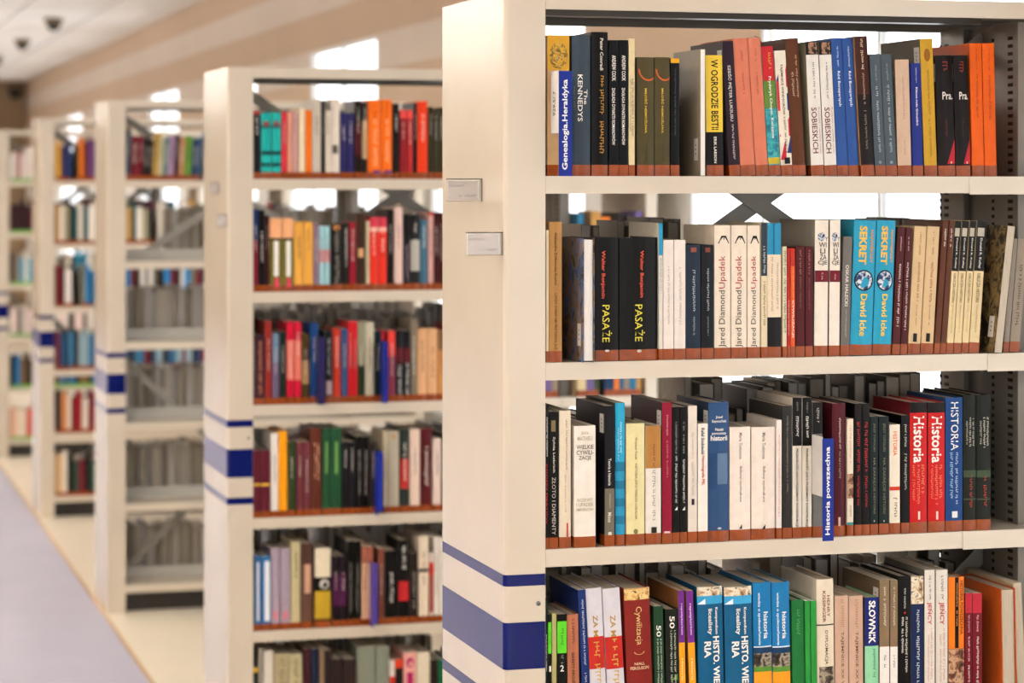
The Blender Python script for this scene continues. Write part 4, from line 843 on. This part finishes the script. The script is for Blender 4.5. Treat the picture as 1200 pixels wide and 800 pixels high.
# ---- coloured shelf signs standing out between the books
def sign(unit, shelf, px0, px1, top, bot, text, code, label, col='#1c2f86', side=None, pr=0.055, tilt=0.0):
    y = UNIT_Y[unit] - pr + 0.01
    xa = at(px0, 300, y)[0]; xb = at(px1, 300, y)[0]; z1 = at(px0, top, y)[1]; z0 = max(SH[shelf] - (0.035 if False else 0), at(px0, bot, y)[1])
    e = empty('shelf_sign', (xa, y, SH[shelf] + 0.0003)); m = cover_mat(col); base = SH[shelf] + 0.0003
    boxobj('sign_face', 0, xb - xa, 0, 0.0016, z0 - base if bot > 0 else 0, z1 - base, m, e)
    boxobj('side_plate', 0, 0.0012, 0.0016, pr + 0.12 if False else 0.052, side[1] - base if side else 0.0, side[0] - base if side else z1 - base, M_LABEL if side else m, e)
    boxobj('foot', 0.0002, min(xb - xa, 0.02) - 0.0002, 0.002, 0.05, 0.0, 0.001, m, e) if False else None
    W = xb - xa
    if text:
        vs, fs = text_mesh(text, 0.02); b = MB(); h = z1 - z0
        b.add([(W * 0.76 - q * W * 0.52, -0.0005, z0 - base + h * (0.06 + 0.86 * a)) for a, q in vs], fs, ink('#f2f0ea')); obj('sign_lettering', b.mesh('sign_lettering'), e)
    if code and side:
        vs, fs = text_mesh(code, 0.01); b = MB(); h = side[0] - side[1]
        b.add([(-0.0006, 0.036 - (1 - q) * 0.016, side[1] - base + h * (0.28 + 0.4 * a)) for a, q in vs], fs, ink('#2a2724')); obj('sign_code', b.mesh('sign_code'), e)
    tag(e, label, 'shelf sign')
    return e
Z0 = lambda px, py, u, pr: at(px, py, UNIT_Y[u] - pr)[1]
sign(0, 0, 655, 670.5, 83, 207, 'Genealogia.Heraldyka', '929.5/.7', 'narrow blue shelf sign with white lettering at the start of the top shelf', side=(Z0(650, 83, 0, 0.03), Z0(650, 156, 0, 0.03)))
sign(0, 2, 964, 977, 514, 634, 'Historia powszechna', None, 'narrow blue shelf sign with white lettering among the third shelf books', side=(Z0(960, 511, 0, 0.03), Z0(960, 581, 0, 0.03)))
sign(1, 2, 374, 381, 395, 474, None, None, 'dark violet shelf sign on the third shelf of the second bookcase', '#2a2450')
sign(1, 2, 450, 454.5, 400, 472, None, None, 'thin blue shelf sign between red books on the second bookcase', '#1c2a80')
sign(1, 3, 443, 449, 529, 599, None, None, 'thin blue shelf sign on the fourth shelf of the second bookcase', '#1c2c8c')
sign(1, 4, 437.5, 442.5, 660, 731, None, None, 'thin purple shelf sign on the fifth shelf of the second bookcase', '#4a3c8c')

# ------------------------------------------------------------------ all other books, past the first three hundred
st = MB()
def plain_book(xa, xb, ya, yb, z, h, c, tape=None, fore=False):
    m = cover_mat(c); t = 0.0015 if xb - xa > 0.008 else 0.0008
    st.box(xa, xa + t, ya, yb, z, z + h, m); st.box(xb - t, xb, ya, yb, z, z + h, m)
    if fore: st.box(xa + t, xb - t, yb - t, yb, z, z + h, m); st.box(xa + t, xb - t, ya + 0.003, yb - t, z + 0.002, z + h - 0.003, g.choice(PGS))
    else:
        st.box(xa + t, xb - t, ya, ya + t, z, z + h, m); st.box(xa + t, xb - t, ya + t, yb - 0.003, z + 0.002, z + h - 0.003, M_PAGE)
        if tape: st.box(xa - 0.0002, xb + 0.0002, ya - 0.0004, ya + 0.02, z + 0.0003, z + 0.021, tape)
PGS = [mat('aged_page_edges', q, 0.85, 0.12, 90.0, stretch=(14, 0.3, 0.3)) for q in ('#a89f90', '#bab2a4', '#958c7c', '#b0aaa4')]
g = random.Random(21)
GREYS = ['#6a645a', '#5a564e', '#7a7468', '#3a3834', '#4a4640', '#847a68', '#2a2826', '#6e6250', '#8a8274', '#50555c']
COLS = ['#6a1a22', '#8a2a20', '#1c1a18', '#26221e', '#1f3a5a', '#2a5a7a', '#d8cdbc', '#e6ded2', '#b88a4a', '#d8742a', '#3a4a2a', '#6a5a8a', '#4a2a3a', '#c8b48a', '#8a7a6a', '#2a6a8a']
def fill(unit, shelf, x0, x1, hmin, hmax, cols, tape=None, rear=False, wmin=0.012, wmax=0.034, gap=0.08, tall=()):
    z = SH[shelf] + 0.0003; x = x0; y0 = UNIT_Y[unit]; deck = []
    def pick():
        if not deck: deck.extend(cols); g.shuffle(deck)
        return deck.pop()
    while x < x1 - 0.012:
        if g.random() < gap: x += g.uniform(0.01, 0.03); continue
        wd = min(g.uniform(wmin, wmax), x1 - x); h = g.uniform(hmin, hmax)
        for (ta, tb, th) in tall:
            if ta <= x <= tb: h = th + g.uniform(-0.02, 0.008)
        D = g.uniform(0.13, 0.18)
        if rear: plain_book(x, x + wd - 0.0006, y0 + DEP - 0.006 - D, y0 + DEP - 0.006, z, h, pick(), None, True)
        else: plain_book(x, x + wd - 0.0006, y0 + 0.006, y0 + 0.006 + D, z, h, pick(), tape)
        x += wd
XA, XB, XC, XD = XIN + 0.01, XMID - 0.02, XMID + 0.045, XR - 0.05
def xr(px, u=0): return at(px, 300, UNIT_Y[u] + 0.27)[0]
fill(0, 0, XA, XB, 0.15, 0.19, GREYS, rear=True)
fill(0, 1, XA, XB, 0.19, 0.215, GREYS, rear=True, tall=((xr(686), xr(800), 0.265), (xr(985), xr(1082), 0.262)))
fill(0, 2, XA, XB, 0.19, 0.225, GREYS, rear=True, tall=((xr(806), xr(850), 0.29), (xr(876), xr(1082), 0.285)))
fill(0, 3, XA, XB, 0.24, 0.29, GREYS, rear=True, gap=0.2)
for s in range(6): fill(0, s, XC, XD, 0.19, 0.25, COLS, M_TAPE); fill(0, s, XC, XD, 0.19, 0.24, GREYS, rear=True)
for s in range(4, 6): fill(0, s, XA, XB, 0.18, 0.25, COLS, M_TAPE)
X2 = at(525, 300, UNIT_Y[1])[0]
for s in range(6):
    fill(1, s, X2, XB, 0.20, 0.245, COLS, M_TAPE); fill(1, s, XC, XD, 0.2, 0.25, COLS, M_TAPE)
    fill(1, s, XA, XB, (0.14, 0.17, 0.24, 0.2, 0.26, 0.24)[s], (0.18, 0.21, 0.30, 0.25, 0.30, 0.28)[s], GREYS, rear=True, gap=(0.1, 0.1, 0.05, 0.2, 0.15, 0.2)[s])
X3 = at(240, 300, UNIT_Y[2])[0] + 0.012
fill(2, 0, X3, XB, 0.19, 0.24, COLS, M_TAPE)
JR = ['#a49e94', '#aea89e', '#948c7c', '#8a8070', '#bcb4a8', '#a89a88', '#6a645a', '#b0b0b8']
x3r = at(196, 300, UNIT_Y[2] + 0.28)[0]; x3q = at(150, 300, UNIT_Y[2] + 0.28)[0]
for s in range(1, 6):
    fill(2, s, x3r if s == 1 else (x3q if s in (2, 3) else XA), XB, 0.205, 0.235 if s > 1 else 0.24, JR, rear=True, wmin=0.014, wmax=0.03, gap=0.02)
    fill(2, s, XC, XD, 0.2, 0.24, JR, rear=True)
U4 = [['#d8a030', '#e07a20', '#1f3a6a', '#5a3a6a', '#3a2a4a', '#6a2a2a', '#26221e'], ['#e6ded2', '#9a9478', '#d8cdbc', '#26221e', '#1f4a4a', '#b88a4a'], ['#2a7ab0', '#6a6a60', '#26221e', '#6a1a22', '#e0d8d0', '#3a2a22'], ['#2a4a6a', '#6a1a26', '#3a6a8a', '#8aa0a8', '#26221e'], ['#6a1a22', '#b87a4a', '#d8cdbc', '#3a2a2a', '#8a2020'], ['#c8a070', '#d8cdbc', '#6a1a2a', '#2a4a3a', '#1c1a18']]
for s in range(6):
    fill(3, s, XA, XB, 0.19, 0.25, U4[s], M_TAPE, wmin=0.018, wmax=0.036, gap=0.03); fill(3, s, XC, XD, 0.2, 0.24, COLS, M_TAPE)
    fill(3, s, XA, XB, 0.14, 0.19, GREYS, rear=True)
U5 = [['#d8cdc4', '#8a2024', '#e0d8d0', '#c8b8ac'], ['#3a1a22', '#4a2028', '#26221e'], ['#2a8aa8', '#8a8070', '#3a2a24', '#d8cdbc'], ['#d8cdc0', '#e0c8c0', '#26221e'], ['#2a6a9a', '#4a3a2a', '#7a5a3a', '#1c1a18'], ['#e0d0b8', '#d8a890', '#b83a2a', '#d8cdbc']]
for s in range(6): fill(4, s, XA, XB, 0.18, 0.24, U5[s], M_TAPEG, wmin=0.02, wmax=0.04, gap=0.03)
so = obj('books', st.mesh('books'))
so['label'] = 'remaining rows of small and half hidden books on the farther and rear shelves'; so['category'] = 'books'; so['kind'] = 'stuff'
